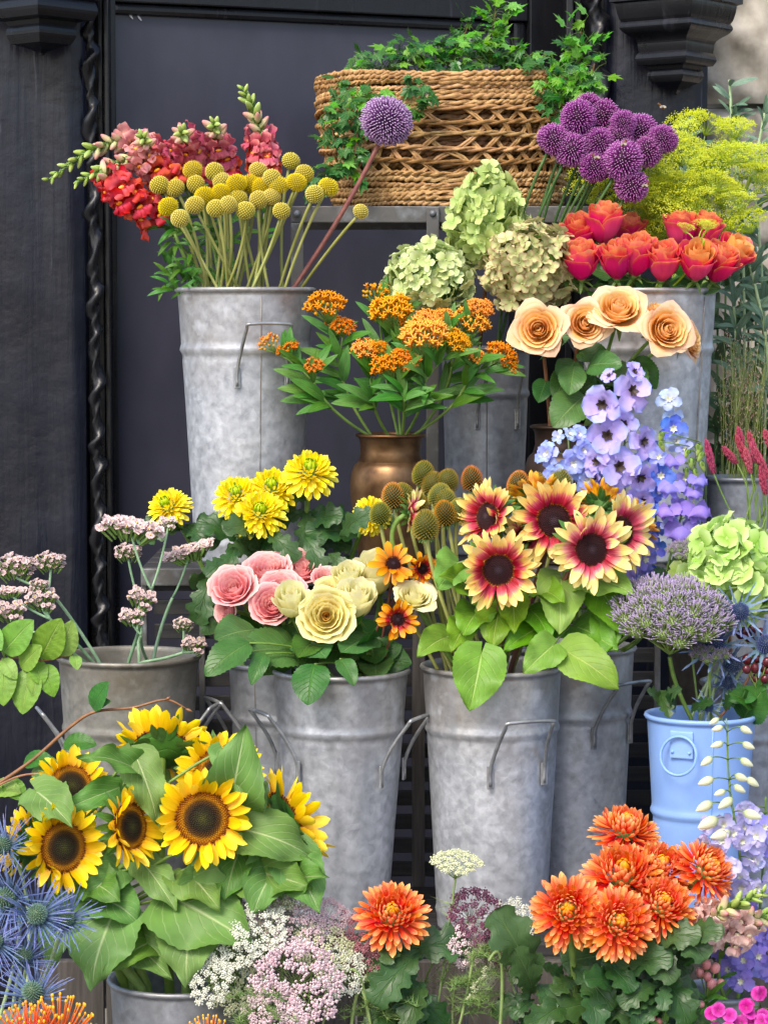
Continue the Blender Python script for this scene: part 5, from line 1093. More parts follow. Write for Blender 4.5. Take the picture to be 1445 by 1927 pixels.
m_eye = G('delphinium_eye', '1f1218', '4a3a2c', scale=200); m_eyew = G('white_eye', 'cfd0b0', 'e4e4cc'); m_dbud = M_petal('white_delphinium_bud', [(0, '9ab070'), (.4, 'd8dcb8'), (1, 'e8ead4')], streak=.1, val=.1)
def dset(m, W=.5): return [one('petal', petal(.5, W * U(.92, 1.08), beta(.55, .33, .25), bend=(U(.35, .6), U(-.9, -.4), 0), cup=.18, ruf=.12, ph=U(0, 6), nu=5, nv=7), m) for _ in range(4)]
DPE = dict(l=dset(m_dl, .44), b=dset(m_db, .36), k=dset(m_dk, .42), w=dset(m_dw, .4), p=dset(m_dpl, .46), u=dset(m_dpu, .44))
def eye(m):
    b = MB()
    for i in range(6): b.add(petal(.20, .085, beta(.4, .4, .4), bend=(1.0, -.5, 0), cup=.3, nu=2, nv=4), 0, Rz(i * 1.05 + U(-.2, .2)))
    b.add(spike(Vector((0, 0, 0)), Vector((0, .4, -1)), .45, .06, 5), 1); return b
EYE = {k: eye(0).mesh('flower_centre', m_eye if k == 'l' else m_eyew, dict(l=m_dl, b=m_db, k=m_dk, w=m_dw, p=m_dpl, u=m_dpu)[k]) for k in 'lbkwpu'}
BUDW = MB().add(([(x * .62 * (1 - .55 * (z + .5) ** 2), z + .5, y * .62 * (1 - .55 * (z + .5) ** 2)) for x, y, z in ball(.5, 10, 8)[0]], ball(.5, 10, 8)[1], ball(.5, 10, 8)[2])).mesh('bud', m_dbud)
def dflower(th, x, y, Y, D, k, yaw, pitch, axis=None, n=5, dbl=False, mat=None):
    yaw += U(-22, 22); pitch += U(-18, 14); x += U(-5, 5); y += U(-4, 4); D *= U(.85, 1.02); Y += U(-.012, .012)
    q = P(x, y, Y); d = FD(yaw, pitch); hd = obj('floret', EYE[k], th, frame(q, d, U(0, 6)) @ Sc(D * S(Y)))
    for i in range(n): obj('petal', random.choice(DPE[k]), hd, Rz(2 * pi * (i + U(-.1, .1)) / n) @ T3((0, .02, -.01 * (i % 2))) @ Rx(U(-.3, .4)) @ Ry(U(-.3, .3)) @ Sc(U(.8, 1.1), U(.85, 1.1), 1), world=False)
    if dbl:
        for i in range(n): obj('petal', random.choice(DPE[k]), hd, Rz(2 * pi * (i + .5) / n) @ T3((0, .02, .03)) @ Rx(U(.3, .6)) @ Sc(.72), world=False)
    if axis:
        a = min(axis, key=lambda p: (p - q).length + max(0, p.z - q.z) * 2); b0 = q - d * D * S(Y) * .12; wmesh(th, 'flower_stalk', tube(bez(a, (a + b0) / 2 + Vector((0, 0, .006)), b0, 5), .0009, 4), mat or m_stem)
def spire(label, cont, axis_px, Y, r=.0032, group=None, name='delphinium', cat='delphinium', mat=None):
    ax = spline([P(x, y, Y) for x, y in axis_px], 10); th, pts = start(name, label, cat, cont, ax[0], ax[1] - ax[0], group, .2); wmesh(th, 'stem', tube(pts + ax[1:], lambda t: r * (1 - .6 * t), 6), mat or m_stem); return th, pts[6:] + ax
th, ax = spire('lavender delphinium spire with dark-eyed florets', 'B8', [(1180, 1140), (1176, 1000), (1174, 850), (1182, 705)], .10)
for (x, y, D, yw, pt) in ((1132, 757, 92, -15, 5), (1190, 738, 90, 12, 0), (1195, 702, 50, 10, 40), (1146, 704, 34, -30, 40), (1140, 820, 90, -25, 5), (1203, 828, 84, 25, -5), (1160, 876, 100, -5, -2), (1198, 892, 92, 15, -10), (1128, 868, 70, -50, 0), (1150, 930, 76, -15, -10), (1205, 945, 70, 30, -5), (1122, 900, 60, -60, -10), (1170, 800, 70, 0, 20), (1176, 960, 70, 0, -5), (1180, 1060, 60, 20, 0)): dflower(th, x, y, .06 + U(-.02, .01), D, 'l', yw, pt, ax)
th, ax = spire('violet delphinium tail hanging beside the right sunflower', 'B8', [(1215, 1180), (1214, 1110), (1212, 1060), (1212, 1010)], .06)
for (x, y, D, yw, pt) in ((1208, 1050, 64, 10, 0), (1203, 1092, 70, 0, -5), (1206, 1122, 56, -10, -20), (1214, 1020, 52, 20, 0), (1196, 1070, 50, -30, 0)): dflower(th, x, y, .03, D, 'u', yw, pt, ax)
th, ax = spire('pale blue double delphinium in front of the bronze vase', 'B8', [(1085, 1080), (1078, 980), (1072, 880), (1068, 815)], .12)
for (x, y, D, yw, pt) in ((1034, 850, 58, -35, 5), (1078, 872, 76, 0, 0), (1095, 845, 56, 25, 5), (1092, 822, 44, 20, 20), (1105, 905, 70, 15, -10), (1045, 892, 60, -20, -15), (1060, 915, 60, -5, -10), (1130, 920, 54, 30, -10)): dflower(th, x, y, .09, D, 'b', yw, pt, ax, 7, True)
for (x, y, D, yw, pt) in ((1052, 822, 34, -10, 20), (1070, 815, 30, 10, 30)): dflower(th, x, y, .09, D, 'w', yw, pt, ax)
th, ax = spire('slender deep blue and ice blue delphinium spire', 'B8', [(1226, 1130), (1232, 1000), (1240, 870), (1262, 745)], .12)
for (x, y, D, yw, pt, k) in ((1255, 755, 56, -10, 25, 'w'), (1265, 783, 50, 5, -10, 'w'), (1264, 802, 56, 5, 0, 'k'), (1276, 824, 58, 15, -10, 'w'), (1222, 850, 52, -10, 5, 'k'), (1248, 895, 56, 0, -5, 'k'), (1222, 958, 52, -10, 0, 'k'), (1240, 990, 52, 10, -10, 'k'), (1228, 1030, 44, 0, 0, 'k'), (1235, 925, 46, 10, 0, 'k'), (1222, 1078, 40, 0, 0, 'k'), (1208, 890, 40, -20, 0, 'k'), (1214, 860, 44, -20, 0, 'w')): dflower(th, x, y, .085 + U(-.01, .01), D, k, yw, pt, ax)
def hood():
    b = MB()
    b.add(petal(.95, .75, beta(.35, .30, .4), bend=(1.1, -2.6, -.4), cup=-.9, ruf=.05, ph=1, nu=8, nv=10), 0, Rz(pi) @ T3((0, -.1, -.05)))
    for s_ in (-1, 1): b.add(petal(.5, .46, beta(.5, .35, .3), bend=(.2, -.7, 0), cup=.35, ruf=.1, ph=U(0, 6), nu=5, nv=6), 0, Rx(1.25) @ Rz(s_ * 1.35)); b.add(petal(.42, .22, beta(.5, .4, .3), bend=(.1, -.6, 0), cup=.3, ruf=.05, nu=4, nv=5), 0, Rx(1.1) @ Rz(s_ * 2.6))
    b.add(ball(.06, 6, 5, 1.4), 0); return b.mesh('hood', m_dv)
HOOD = hood(); th, ax = spire('violet monkshood spire with green bud tips at the right', 'B8', [(1235, 1160), (1262, 1040), (1290, 940), (1318, 832)], .06, name='monkshood', cat='monkshood')
for (x, y, D, yw, pt, k) in ((1282, 845, 44, 20, 0, 'b'), (1290, 900, 48, 10, 0, 'u'), (1276, 955, 50, 0, -10, 'u'), (1262, 985, 46, -10, 0, 'b'), (1240, 860, 44, 0, 0, 'b'), (1296, 975, 44, 30, 0, 'u')): dflower(th, x, y, .06, D, k, yw, pt, ax)
for (x, y, D, yw) in ((1308, 962, 74, 25), (1284, 1000, 80, -15), (1262, 920, 60, -20), (1312, 905, 46, 20), (1268, 868, 48, -30), (1304, 928, 44, 10), (1258, 962, 58, -40), (1300, 1000, 44, 30)):
    q = P(x, y, .03); obj('hood', HOOD, th, T3(q) @ Rz(radians(yw)) @ Rx(U(-.3, .1)) @ Sc(D * S(.03) * .95)); a_ = min(ax, key=lambda p: (p - q).length); wmesh(th, 'flower_stalk', tube([a_, q], .001, 4), m_stem)
for (x, y) in ((1296, 845), (1310, 836), (1322, 850), (1300, 862), (1318, 868), (1306, 882), (1318, 838), (1290, 880), (1246, 812), (1240, 830)):
    p = P(x, y, .04); obj('bud', BUDS, th, frame(p, (U(-.5, .5), -.3, .9)) @ Rx(-1.57) @ Sc(.020)); a_ = min(ax, key=lambda s_: (s_ - p).length); wmesh(th, 'flower_stalk', tube([a_, p], .0009, 4), m_stem)
for i in range(8): p = random.choice(ax[4:18]); leaf(th, 'spiny', p, p + Vector((U(-1, 1), U(-1, -.1), U(-.4, .5))).normalized() * U(.04, .07))

# ================================================================ blue pail: mophead, trachelium, sea holly, berries
hydrangea('big apple green mophead hydrangea at the right edge', 'R2', 1374, 1078, -.03, 196, 200, 'h4', 200, 62, d=(0, -.35, 1))
m_tr = M_petal('trachelium', [(0, '5a7038'), (.35, '7a8a50'), (.7, '9a86b0'), (1, 'bcaad0')], streak=0., val=.1, trans=.1); m_trg = G('trachelium_green', '5f7a30', '7f9a48')
def trach(n, R, dome, cl=16):
    b = MB(); lump = [(x, y, z) for (x, y, z) in fib(cl * 2) if z > -.15]
    for (x, y, z) in lump:
        c = Vector((x * R * U(.85, 1), y * R, dome * R * z)); r_ = R * .27; b.add(spike(Vector((0, 0, -R * .7)), c - Vector((0, 0, -R * .7)), (c - Vector((0, 0, -R * .7))).length, .016, 4), 1); b.add(ball(r_ * .7, 8, 6, .7), 1, T3(c))
        for (sx, sy, sz) in fib(n):
            if sz < -.35: continue
            p = c + Vector((sx, sy, sz * .7)) * r_ * .7; b.add(spike(p, Vector((sx + U(-.4, .4), sy + U(-.4, .4), sz + .5)), .085 * U(.5, 1.4), .0055, 3, .0065))
    return b.mesh('flower_cluster', m_tr, m_trg)
TRA = trach(150, .45, .62, 34); TRB = trach(110, .4, .5, 14)
for lab, x, y, D, me, Y in (('large fuzzy mauve trachelium dome above the blue pail', 1262, 1170, 205, TRA, -.10), ('small fuzzy trachelium cluster right of the large dome', 1336, 1235, 74, TRB, -.13), ('small pale trachelium tuft under the monkshood', 1292, 1042, 76, TRB, -.02)):
    th, pts = stalked('trachelium', lab, 'trachelium', 'B9', x, y, Y, D, me, (0, -.25, 1), .0034 if D > 99 else .0018, m_stem, None, 'flower_cluster', .35, .15)
m_er = M_petal('sea_holly_bract', [(0, '5f7f86'), (.5, '64789a'), (1, '7286b0')], streak=.2, val=.3, hue=.04, trans=.05, rough=.5); m_erb = M_petal('violet_sea_holly', [(0, '58707e'), (.5, '5c70a0'), (1, '8088bc')], streak=.2, val=.3, hue=.04, trans=.05, rough=.5)
m_erc = M_petal('sea_holly_cone', [(0, '27364f'), (.6, '47588c'), (1, '7c86ac')], streak=0., val=.2, trans=0); m_ersg = M_petal('green_sea_holly', [(0, '53694a'), (.5, '5d7c68'), (1, '6e8c94')], streak=.1, val=.2, trans=0)
def bract(m, W=.10, sp=4): return [one('bract', petal(.55 * U(.85, 1.15), W, lambda v: (.25 + .75 * (1 - v)) * (.45 + .55 * abs(sin(v * sp * pi + .8))) if v < .98 else 0, bend=(U(-.1, .3), U(-.3, .4), 0), fold=.25, nu=2, nv=18), m) for _ in range(3)]
BRA, BRB = bract(m_er), bract(m_erb, .042, 6); ERC = fball(220, .16, .045, .010, .006, 1.35, jitter=.05).mesh('cone', m_erc); ERG = fball(200, .12, .05, .010, .006, 1.3, jitter=.05).mesh('cone', m_ersg)
def eryng(label, cont, x, y, Y, D, yaw, pitch, kind='a', n=16, group=None, mat=None, layers=1):
    d = FD(yaw, pitch); hp = P(x, y, Y); s = D * S(Y); th, pts = start('sea_holly', label, 'sea holly', cont, hp - d * s * .15, d, group, .4); stem(th, pts, .0026, mat or m_stempl, 6)
    hd = obj('flower_head', ERC if kind == 'a' else ERG, th, frame(hp, d, U(0, 6)) @ Sc(s)); bs = BRA if kind == 'a' else BRB
    for l_ in range(layers):
        for i in range(n): obj('bract', random.choice(bs), hd, Rz(2 * pi * (i + U(-.3, .3)) / n + l_ * .2) @ T3((0, .10, -.12 - .03 * l_)) @ Rx(radians(U(-8, 30) + 26 * l_)) @ Ry(U(-.5, .5)) @ Sc(U(.75, 1.1)), world=False)
    return th, pts
for lab, x, y, Y, D, yw, pt in (('steel blue sea holly star in front of the green mophead', 1392, 1150, -.13, 92, 5, 12), ('sea holly star beside the small trachelium cluster', 1344, 1212, -.12, 116, -5, 30), ('sea holly star cut by the right edge above the dark berries', 1440, 1212, -.13, 100, 15, 20), ('sea holly below the star, turned to the right', 1378, 1250, -.09, 90, 40, 10), ('small dark sea holly low in the blue pail', 1332, 1330, -.12, 56, 0, 10), ('shadowed sea holly head among the stems', 1368, 1285, -.08, 70, 20, -10)):
    th, pts = eryng(lab, 'B9', x, y, Y, D, yw, pt)
for (a, b_, c_, d_) in ((1245, 1320, 1215, 1300), (1248, 1320, 1280, 1295), (1240, 1300, 1260, 1350), (1360, 1330, 1400, 1300), (1300, 1335, 1340, 1320), (1270, 1335, 1250, 1310)): pleaf(th, 'spiny', a, b_, c_, d_, -.10, -.14, 1.1, (0, -1, .6))
pleaf(th, 'rose', 1398, 1352, 1440, 1290, -.10, -.14, 1.1)
m_berd = G('dark_berry', '3a0f18', '641a26', rough=.22, bump=.02, spec=.6); m_berp = G('pink_berry', 'd87a80', 'eaa8a0', rough=.28, bump=.02, spec=.5)
def berry(m):
    b = MB().add(ball(.5, 12, 9, 1.15, .15)); 
    for i in range(5): b.add(petal(.5, .3, beta(.4, .6, .4), bend=(.2, .5, 0), cup=.2, nu=2, nv=4), 1, T3((0, 0, -.52)) @ Rz(i * 1.257))
    return b.mesh('berry', m, m_calyx)
BERD, BERP = berry(m_berd), berry(m_berp)
def berries(label, cont, J, pos, D, me, Y, lkind='rose', nl=5, group=None):
    j = P(J[0], J[1], Y); th, pts = start('hypericum', label, 'hypericum', cont, j, (0, -.1, 1), group); stem(th, pts, .002, m_stembr, 6)
    for (x, y) in pos:
        q = P(x, y, Y + U(-.015, .01)); d = (q - j).normalized() + Vector((0, -.5, .2)); wmesh(th, 'berry_stalk', tube(bez(j, (j + q) / 2, q, 4), .0010, 4), m_stem); obj('berry', me, th, frame(q, d, U(0, 6)) @ Sc(D * S(Y) * U(.85, 1.1)))
    for i in range(nl): p = random.choice(pts[8:]); leaf(th, lkind, p, p + Vector((U(-1, 1), U(-1, .1), U(-.5, .6))).normalized() * U(.035, .06), w=.7)
berries('dark red hypericum berries at the right edge above the pail', 'B9', (1425, 1300), [(1405, 1242), (1424, 1240), (1442, 1246), (1404, 1260), (1420, 1258), (1436, 1256), (1445, 1264), (1420, 1278), (1438, 1278), (1428, 1293)], 19, BERD, -.13, 'rose', 3)
berries('shadowed dark hypericum berries behind the sea holly', 'B9', (1425, 1230), [(1400, 1190), (1415, 1185), (1430, 1192), (1408, 1200), (1424, 1202), (1392, 1195)], 20, BERD, -.09, 'rose', 2)
berries('pink hypericum berries beneath the pale snapdragon', 'F8', (1330, 1880), [(1316, 1830), (1330, 1838), (1345, 1822), (1338, 1852), (1355, 1850), (1318, 1890), (1336, 1898), (1328, 1815), (1280, 1880), (1290, 1905)], 19, BERP, -.40, 'lance', 14)
berries('small pink hypericum berries among the chrysanthemum leaves', 'F8', (1250, 1925), [(1225, 1915), (1240, 1922), (1205, 1920), (1262, 1905)], 17, BERP, -.47, 'lance', 14)
berries('single coral hypericum berry beside the magenta dianthus', 'F6', (1400, 1915), [(1402, 1892)], 27, BERP, -.50, 'lance', 4)

# ================================================================ front row: yellow sunflowers
SF = [('yellow sunflower facing straight forward, largest of its bucket', 382, 1540, -.46, 186, 2, 4, 'S'), ('yellow sunflower at the left, turned slightly right', 118, 1595, -.45, 172, 34, 6, 'S'), ('yellow sunflower between the two front ones, turned well to the right', 244, 1556, -.44, 160, 56, 8, 'S'), ('yellow sunflower at the upper left beneath the beech twig', 135, 1480, -.36, 150, 25, 30, 'S'),
      ('yellow sunflower seen from behind at the top of the bunch', 305, 1412, -.33, 190, 178, 38, 'S'), ('yellow sunflower behind the upright leaf, top right', 412, 1455, -.36, 165, 5, 22, 'S'), ('yellow sunflower seen edge-on at the right of the bunch', 540, 1545, -.36, 205, 118, 22, 'S'), ('yellow sunflower at the left edge half hidden by sea holly', 52, 1585, -.38, 140, -120, 15, 'S')]
for lab, x, y, Y, D, yw, pt, _ in SF: th, pts = sunflower(lab, 'B10', x, y, Y, D, yw, pt, PSUN, DISC1, .29, 44, .0075, m_stem, 'sunflower', jit=.3)
for i, (a, b_, c_, d_, w_) in enumerate(((325, 1690, 470, 1765, 1.0), (362, 1715, 350, 1862, .95), (215, 1715, 172, 1868, 1.0), (445, 1560, 606, 1606, .75), (430, 1520, 460, 1384, .8), (255, 1420, 305, 1525, .7), (262, 1450, 140, 1425, .45), (230, 1480, 108, 1525, .5), (545, 1600, 598, 1708, .8), (470, 1640, 575, 1660, .9), (270, 1625, 332, 1705, .7), (130, 1700, 90, 1840, .6), (300, 1770, 200, 1815, .6), (240, 1760, 318, 1835, .6),
        (450, 1600, 420, 1690, .9), (220, 1640, 150, 1700, .8), (70, 1490, 130, 1540, .8), (350, 1640, 410, 1700, .9), (200, 1700, 265, 1730, 1.0), (480, 1480, 500, 1530, .7), (420, 1410, 440, 1470, .6), (520, 1640, 470, 1720, .9), (170, 1660, 230, 1700, .9), (380, 1650, 330, 1690, .9), (540, 1660, 600, 1640, .7))):
    pleaf(th, 'heart', a, b_, c_, d_, -.41 - .02 * (i < 4), -.50 + .015 * (i % 4), w_, (U(-.25, .25), -1, U(.3, .8)), pts, r=.0022)
EO = [('blue sea holly at the left edge, highest of the bunch', 5, 1590, -.50, 120), ('violet blue sea holly with long spines beside the left sunflower', 70, 1720, -.55, 150), ('blue sea holly pointing right over the leaves', 125, 1728, -.52, 120), ('blue sea holly low over the orange pincushions', 62, 1868, -.57, 150), ('violet sea holly at the left edge, middle', 10, 1690, -.54, 150), ('drooping violet sea holly below the middle ones', 45, 1800, -.52, 120), ('sea holly at the left edge, lower', -10, 1770, -.55, 120)]
for i, (lab, x, y, Y, D) in enumerate(EO): th, pts = eryng(lab, 'F1', x, y, Y, D * .88, U(-30, 30), U(0, 50), 'b', 36, 'blue sea holly', m_stempl, 2)
m_pin = M_petal('pincushion_orange', [(0, 'c83a20'), (.7, 'e86028'), (.93, 'f08a2c'), (1, 'f2b428')], streak=0., val=.2, trans=.1)
def pinc():
    b = MB().add(ball(.12, 10, 8))
    for (x, y, z) in fib(110):
        if z < -.2: continue
        d = Vector((x, y, z)); p = d * .1; b.add(tube([p, p + d * .2 + Vector((0, 0, .04)), p + d * .36 + Vector((0, 0, .13))], .009, 4, False)); V, F, T = ball(.017, 6, 4, 1.6); b.add((V, F, [(.5, 1.)] * len(V)), 0, T3(p + d * .36 + Vector((0, 0, .13))))
    return b.mesh('flower_head', m_pin)
PIN = pinc()
for lab, ct, x, y, Y in (('orange pincushion protea at the bottom edge below the sea holly', 'F7', 112, 1962, -.64), ('orange pincushion protea peeking at the bottom beside the lace flowers', 'F9', 392, 1985, -.66), ('orange pincushion protea half out of view near the first one', 'F7', 60, 1975, -.66)): stalked('pincushion', lab, 'protea', ct, x, y, Y, 170 if x < 300 else 130, PIN, (0, -.2, 1), .004, m_stem, None, 'flower_head', .1)

# ================================================================ front row: lace flowers
LC = lambda n, a, b: M_plain(n, a, b, 9, .7, .15, 0, .05, None, .15)
m_lw, m_lp, m_ld, m_lr, m_lc = LC('white_lace', 'd8dcc8', 'eff0e6'), LC('pink_lace', 'd8b0bc', 'f2e6e6'), LC('dark_lace', '5a1f38', '9a6a80'), LC('rose_lace', '9a4a5e', 'd09aa0'), LC('cream_lace', 'c4cc9a', 'e6e6c8'); m_lst = G('lace_stem', '6f8a4c', '94a86c')
UM = {k: [umbel(1, 34, 44, .040, .30, wd=.012, spread=.95).mesh('umbel', m, m_lst, smooth=False) for _ in range(2)] for k, m in (('w', m_lw), ('p', m_lp), ('d', m_ld), ('r', m_lr), ('c', m_lc))}
LA = [('flat white lace flower on a tall curved stem before the zinc bucket', 'F3', 858, 1632, -.42, 102, 'c', 15, 75), ('white lace flower cluster at the left of the lace bunch', 'F2', 430, 1790, -.46, 130, 'w', -15, 42), ('bright white lace umbel beside the sunflower leaves', 'F2', 490, 1755, -.47, 120, 'w', 0, 40), ('white lace umbel hanging lowest at the left', 'F2', 400, 1840, -.48, 110, 'w', -30, 15), ('large pink lace umbel at the bottom centre', 'F2', 560, 1850, -.50, 180, 'p', 5, 22),
      ('pale mauve lace umbel at the top of the bunch', 'F2', 545, 1740, -.42, 150, 'p', 10, 50), ('greenish lace umbel seen from the side below the sunflower', 'F2', 525, 1698, -.40, 120, 'c', 10, 75), ('cream lace umbel between pink ones', 'F2', 600, 1790, -.44, 130, 'c', 20, 40), ('dusky rose lace umbel left of the single orange chrysanthemum', 'F2', 668, 1765, -.40, 105, 'r', 10, 30), ('dark rose lace umbel under the single orange chrysanthemum', 'F3', 690, 1820, -.42, 100, 'r', 10, 10), ('maroon lace umbel before the bicolour sunflower bucket', 'F3', 890, 1722, -.40, 118, 'd', 15, 30),
      ('faded pink lace umbel hanging under the maroon one', 'F3', 872, 1780, -.41, 96, 'p', 40, 0), ('white lace umbel drooping down beside the chrysanthemum stem', 'F3', 900, 1850, -.41, 96, 'c', 60, -25), ('small white lace umbel left of the orange chrysanthemum bunch', 'F4', 965, 1735, -.36, 92, 'w', 10, 30), ('pink lace umbel at the bottom of the lace bunch', 'F2', 520, 1905, -.52, 130, 'p', -10, 20), ('cream green lace umbel at the left under the white ones', 'F2', 450, 1850, -.44, 120, 'c', -10, 20), ('white lace umbel behind the pink one at the right', 'F2', 640, 1830, -.45, 110, 'w', 20, 30), ('mauve lace umbel at the right of the lace bunch', 'F2', 610, 1730, -.40, 110, 'p', 25, 55), ('maroon lace umbel tucked behind the chrysanthemum leaf', 'F4', 935, 1785, -.33, 76, 'd', 0, 10)]
for lab, ct, x, y, Y, D, k, yw, pt in LA:
    d = FD(yw, pt); hp = P(x, y, Y); s = D * S(Y) / 2.2; th, pts = start('lace_flower', lab, 'lace flower', ct, hp - d * s * .5, d, 'lace flowers', .5); stem(th, pts, .0017, m_lst, 5); obj('umbel', random.choice(UM[k]), th, frame(hp, d, U(0, 6)) @ Sc(s))
    for i in range(9):
        p = pts[int(U(7, 13))]; b = MB()
        for j in range(7): b.add(spike(p, Vector((U(-1, 1), U(-1, .3), U(-.4, 1))), U(.015, .04), .0008, 3), 0)
        if i < 5: wmesh(th, 'feathery_leaf', b, m_lst)
for i, (x0, y0, xm, ym, x1, y1) in enumerate(((655, 2000, 675, 1790, 705, 1990), (755, 2000, 745, 1860, 790, 2000), (935, 2000, 960, 1790, 920, 1808), (700, 2010, 690, 1850, 650, 1830))):
    th = thing('bent_stem', ('looped bare green stem beside the pink lace', 'low hooked green stem below the single chrysanthemum', 'tall hooked green stem beside the maroon lace', 'short bent green stem among the lace')[i], 'stem', P(x0, y0, -.44)); wmesh(th, 'stem', tube(bez(P(x0, y0, -.44), P(xm, ym - 60, -.46), P(x1, y1, -.46), 16), .0024, 6), m_lst)

# ================================================================ front row: orange chrysanthemums
MO = [('single orange chrysanthemum standing apart at bottom centre', 'F3', 738, 1724, -.45, 132, 0, 38), ('orange chrysanthemum at the left front of the bunch', 'F4', 1068, 1716, -.48, 134, -6, 22), ('orange chrysanthemum lowest in the bunch', 'F4', 1162, 1738, -.49, 132, 8, 24), ('broad orange chrysanthemum in the middle of the bunch', 'F4', 1172, 1652, -.42, 148, -4, 52), ('orange chrysanthemum at the upper right of the bunch', 'F4', 1240, 1638, -.39, 124, 15, 50), ('orange chrysanthemum at the right front of the bunch', 'F4', 1244, 1706, -.45, 126, 16, 40),
      ('topmost orange chrysanthemum seen from the side', 'F4', 1176, 1568, -.34, 128, 30, 72), ('orange chrysanthemum seen from the side, apart at the right', 'F4', 1325, 1640, -.40, 122, 48, 40)]
for lab, ct, x, y, Y, D, yw, pt in MO:
    th, pts = mum(lab, ct, x, y, Y, D, yw, pt, MUMO, 175, 'orange_chrysanthemum', stemr=.0048, inner=.14, dome=.17, e1=-22)
    for i in range(7): p = pts[int(U(4, 12))]; leaf(th, 'mum', p, p + Vector((U(-1, 1), U(-1, -.1), U(-.6, .35))).normalized() * U(.06, .115))
for (a, b_, c_, d_) in ((1010, 1850, 945, 1725), (1240, 1740, 1330, 1790), (1150, 1830, 1250, 1790), (1180, 1830, 1210, 1920), (1245, 1830, 1300, 1920), (1100, 1850, 1130, 1930), (1160, 1860, 1120, 1830), (1280, 1760, 1345, 1745), (1080, 1880, 1000, 1925), (790, 1790, 700, 1880), (800, 1850, 760, 1925), (1190, 1790, 1270, 1830), (1000, 1870, 985, 1800), (1215, 1770, 1305, 1750), (1130, 1810, 1190, 1850)): pleaf(th, 'mum', a, b_, c_, d_, -.44, -.51, 1., (U(-.3, .3), -1, .7))

# ================================================================ lower right corner
th, ax = spire('pale lilac delphinium with a spire of white buds before the blue pail', 'F5', [(1395, 1720), (1390, 1600), (1372, 1480), (1366, 1352)], -.34, .003)
for (x, y, D) in ((1352, 1352, 20), (1360, 1368, 22), (1392, 1368, 24), (1396, 1398, 24), (1360, 1398, 24), (1340, 1425, 26), (1392, 1428, 26), (1382, 1458, 26), (1342, 1465, 30), (1404, 1464, 26), (1364, 1488, 22), (1380, 1478, 24), (1378, 1502, 32), (1340, 1510, 34), (1398, 1528, 34), (1350, 1540, 40), (1374, 1565, 38)):
    p = P(x, y, -.38); a_ = min(ax, key=lambda s_: (s_ - p).length + max(0, s_.z - p.z + .01)); wmesh(th, 'bud_stalk', tube(bez(a_, (a_ + p) / 2 + Vector((0, 0, .004)), p, 5), .0009, 4), m_stem); d = Vector(((p - a_).x, 0, 0)).normalized() + Vector((0, -.15, U(-.7, -.2))); obj('bud', BUDW, th, along(p, p + d.normalized() * D * 1.08 * S(-.38), (0, -1, .5)))
for i in range(26):
    x = 1378 + U(-1, 1) * 52; y = 1545 + U(0, 150); dflower(th, x, y, -.36 + U(-.03, .03), U(42, 56), 'p', (x - 1378) * .8, U(-10, 25), ax)
th, ax = spire('lilac delphinium at the right edge beside the pale one', 'F5', [(1420, 1800), (1430, 1700), (1436, 1600), (1440, 1500)], -.30, .003)
for i in range(22): x = 1432 + U(-1, 1) * 40; dflower(th, x, 1520 + U(0, 190), -.32 + U(-.03, .02), U(44, 58), 'p' if i % 3 else 'u', (x - 1432) * .8, U(-10, 25), ax)
th, ax = spire('violet blue delphinium filling the lower right corner', 'F5', [(1385, 1900), (1395, 1840), (1400, 1780), (1405, 1700)], -.30, .003)
for i in range(34): x = 1400 + U(-1, 1) * 62; dflower(th, x, 1730 + U(0, 118), -.33 + U(-.03, .03), U(46, 64), 'u', (x - 1400) * .8, U(-15, 20), ax)
snapdragon('pale pink snapdragon with a green tip lying towards the right', 'F5', [(1325, 1770), (1330, 1735), (1365, 1712), (1434, 1680)], (-.40, -.43, -.45, -.46), ('pale', 'pale'), 52, 38, .46, None, 4)
snapdragon('pale pink snapdragon cut by the right edge', 'F5', [(1370, 1770), (1395, 1745), (1425, 1728), (1470, 1722)], (-.40, -.41, -.42, -.42), ('pale', 'pale'), 48, 26, .45, None, 4)
m_mag = M_petal('magenta_dianthus', [(0, 'a01070'), (.5, 'c81c96'), (1, 'dc58b8')], streak=.3, val=.15); MAG = []
for _ in range(3):
    b = MB()
    for k in range(5): b.add(petal(.5, .52, lambda v: beta(.7, .22, .15)(v) * (1 if v < .9 else .8), bend=(.4, -.5, 0), ruf=.08, rfq=2, ph=U(0, 6), nu=5, nv=6), 0, Rz(k * 1.257))
    MAG.append(b.mesh('floret', m_mag))
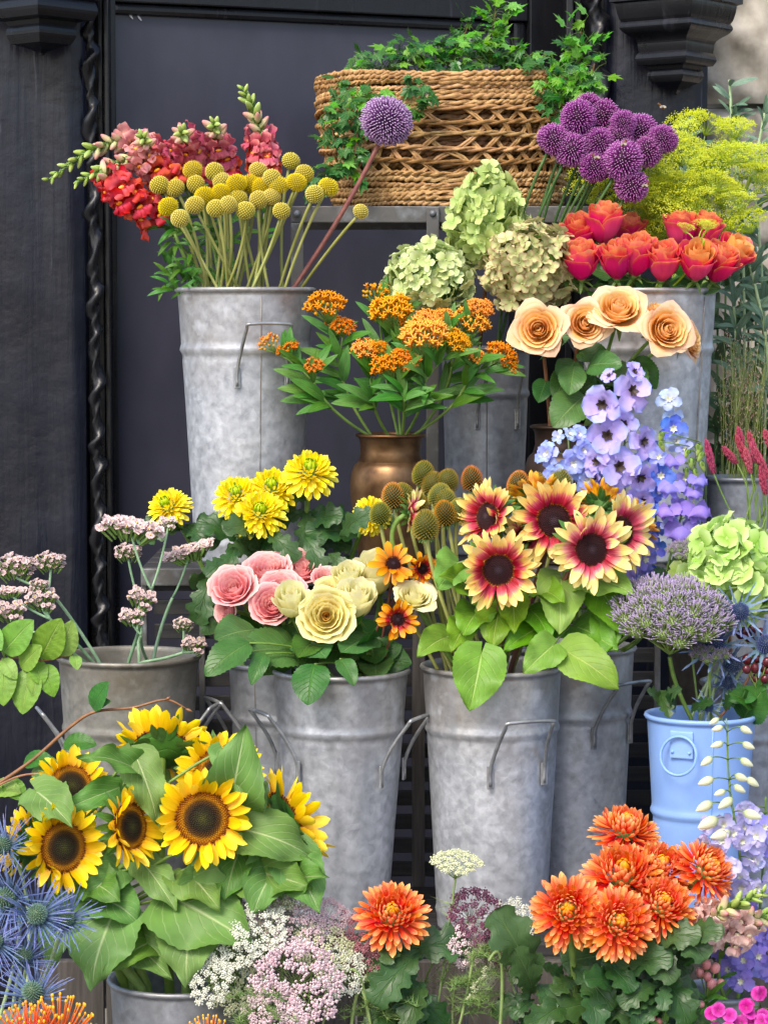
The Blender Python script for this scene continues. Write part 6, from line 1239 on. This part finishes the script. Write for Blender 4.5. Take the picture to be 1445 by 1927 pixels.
for lab, cx, cy_, n_ in (('magenta dianthus head at the lower right corner', 1430, 1895, 14), ('magenta dianthus head lower, cut by the bottom edge', 1375, 1925, 9)):
    hp = P(cx, cy_, -.54); th, pts = start('dianthus', lab, 'dianthus', 'F6', hp, (0, -.2, 1)); stem(th, pts, .002, m_stem)
    for i in range(n_): q = P(cx + U(-38, 38), cy_ + U(-28, 30), -.555 + U(-.02, .01)); wmesh(th, 'flower_stalk', tube([pts[-1], q], .0008, 4), m_stem); obj('floret', MAG[i % 3], th, frame(q, FD(U(-40, 40), U(0, 50)), U(0, 6)) @ Sc(30 * S(-.55)))

# ================================================================ feathery and leafy filler along the bottom edge
m_fill = G('feathery_green', '4f6f34', '7a9650')
for lab, ct, x0, x1, y0, y1, Y, kd in (('feathery green foliage below the single orange chrysanthemum', 'F3', 640, 790, 1830, 1930, -.46, 'f'), ('feathery green foliage between the two chrysanthemum groups', 'F3', 820, 960, 1790, 1930, -.43, 'f'), ('feathery green foliage at the left of the lace flowers', 'F2', 420, 560, 1880, 1935, -.52, 'f'),
        ('dark leafy chrysanthemum shoot below the single orange bloom', 'F3', 700, 830, 1840, 1930, -.42, 'm'), ('dark leafy chrysanthemum shoot at the lower right', 'F8', 1180, 1330, 1850, 1930, -.46, 'm'), ('dark leafy shoot between maroon lace and chrysanthemums', 'F4', 940, 1060, 1800, 1930, -.42, 'm')):
    tp = P((x0 + x1) / 2, y0, Y); th, pts = start('foliage_sprig', lab, 'foliage', ct, tp, (0, -.1, 1)); stem(th, pts, .002, m_lst)
    for k in range(22 if kd == 'f' else 16):
        q = P(U(x0, x1), U(y0, y1), Y + U(-.04, .04)); b0 = min(pts, key=lambda p: (p - q).length + max(0, p.z - q.z) * 2)
        if kd == 'm': leaf(th, 'mum', b0 + (q - b0) * .25, q + (q - b0) * .3 + Vector((0, -.01, -.02)), (U(-.4, .4), -1, .7)); continue
        br = bez(b0, (b0 + q) / 2 + Vector((0, 0, .015)), q, 8); b = MB().add(tube(br, .0006, 3, False))
        for p in br[2:]:
            for j in range(7): b.add(spike(p, Vector((U(-1, 1), U(-1, .5), U(-.3, 1))), U(.010, .026), .0006, 3), 0)
        wmesh(th, 'frond', b, m_fill)
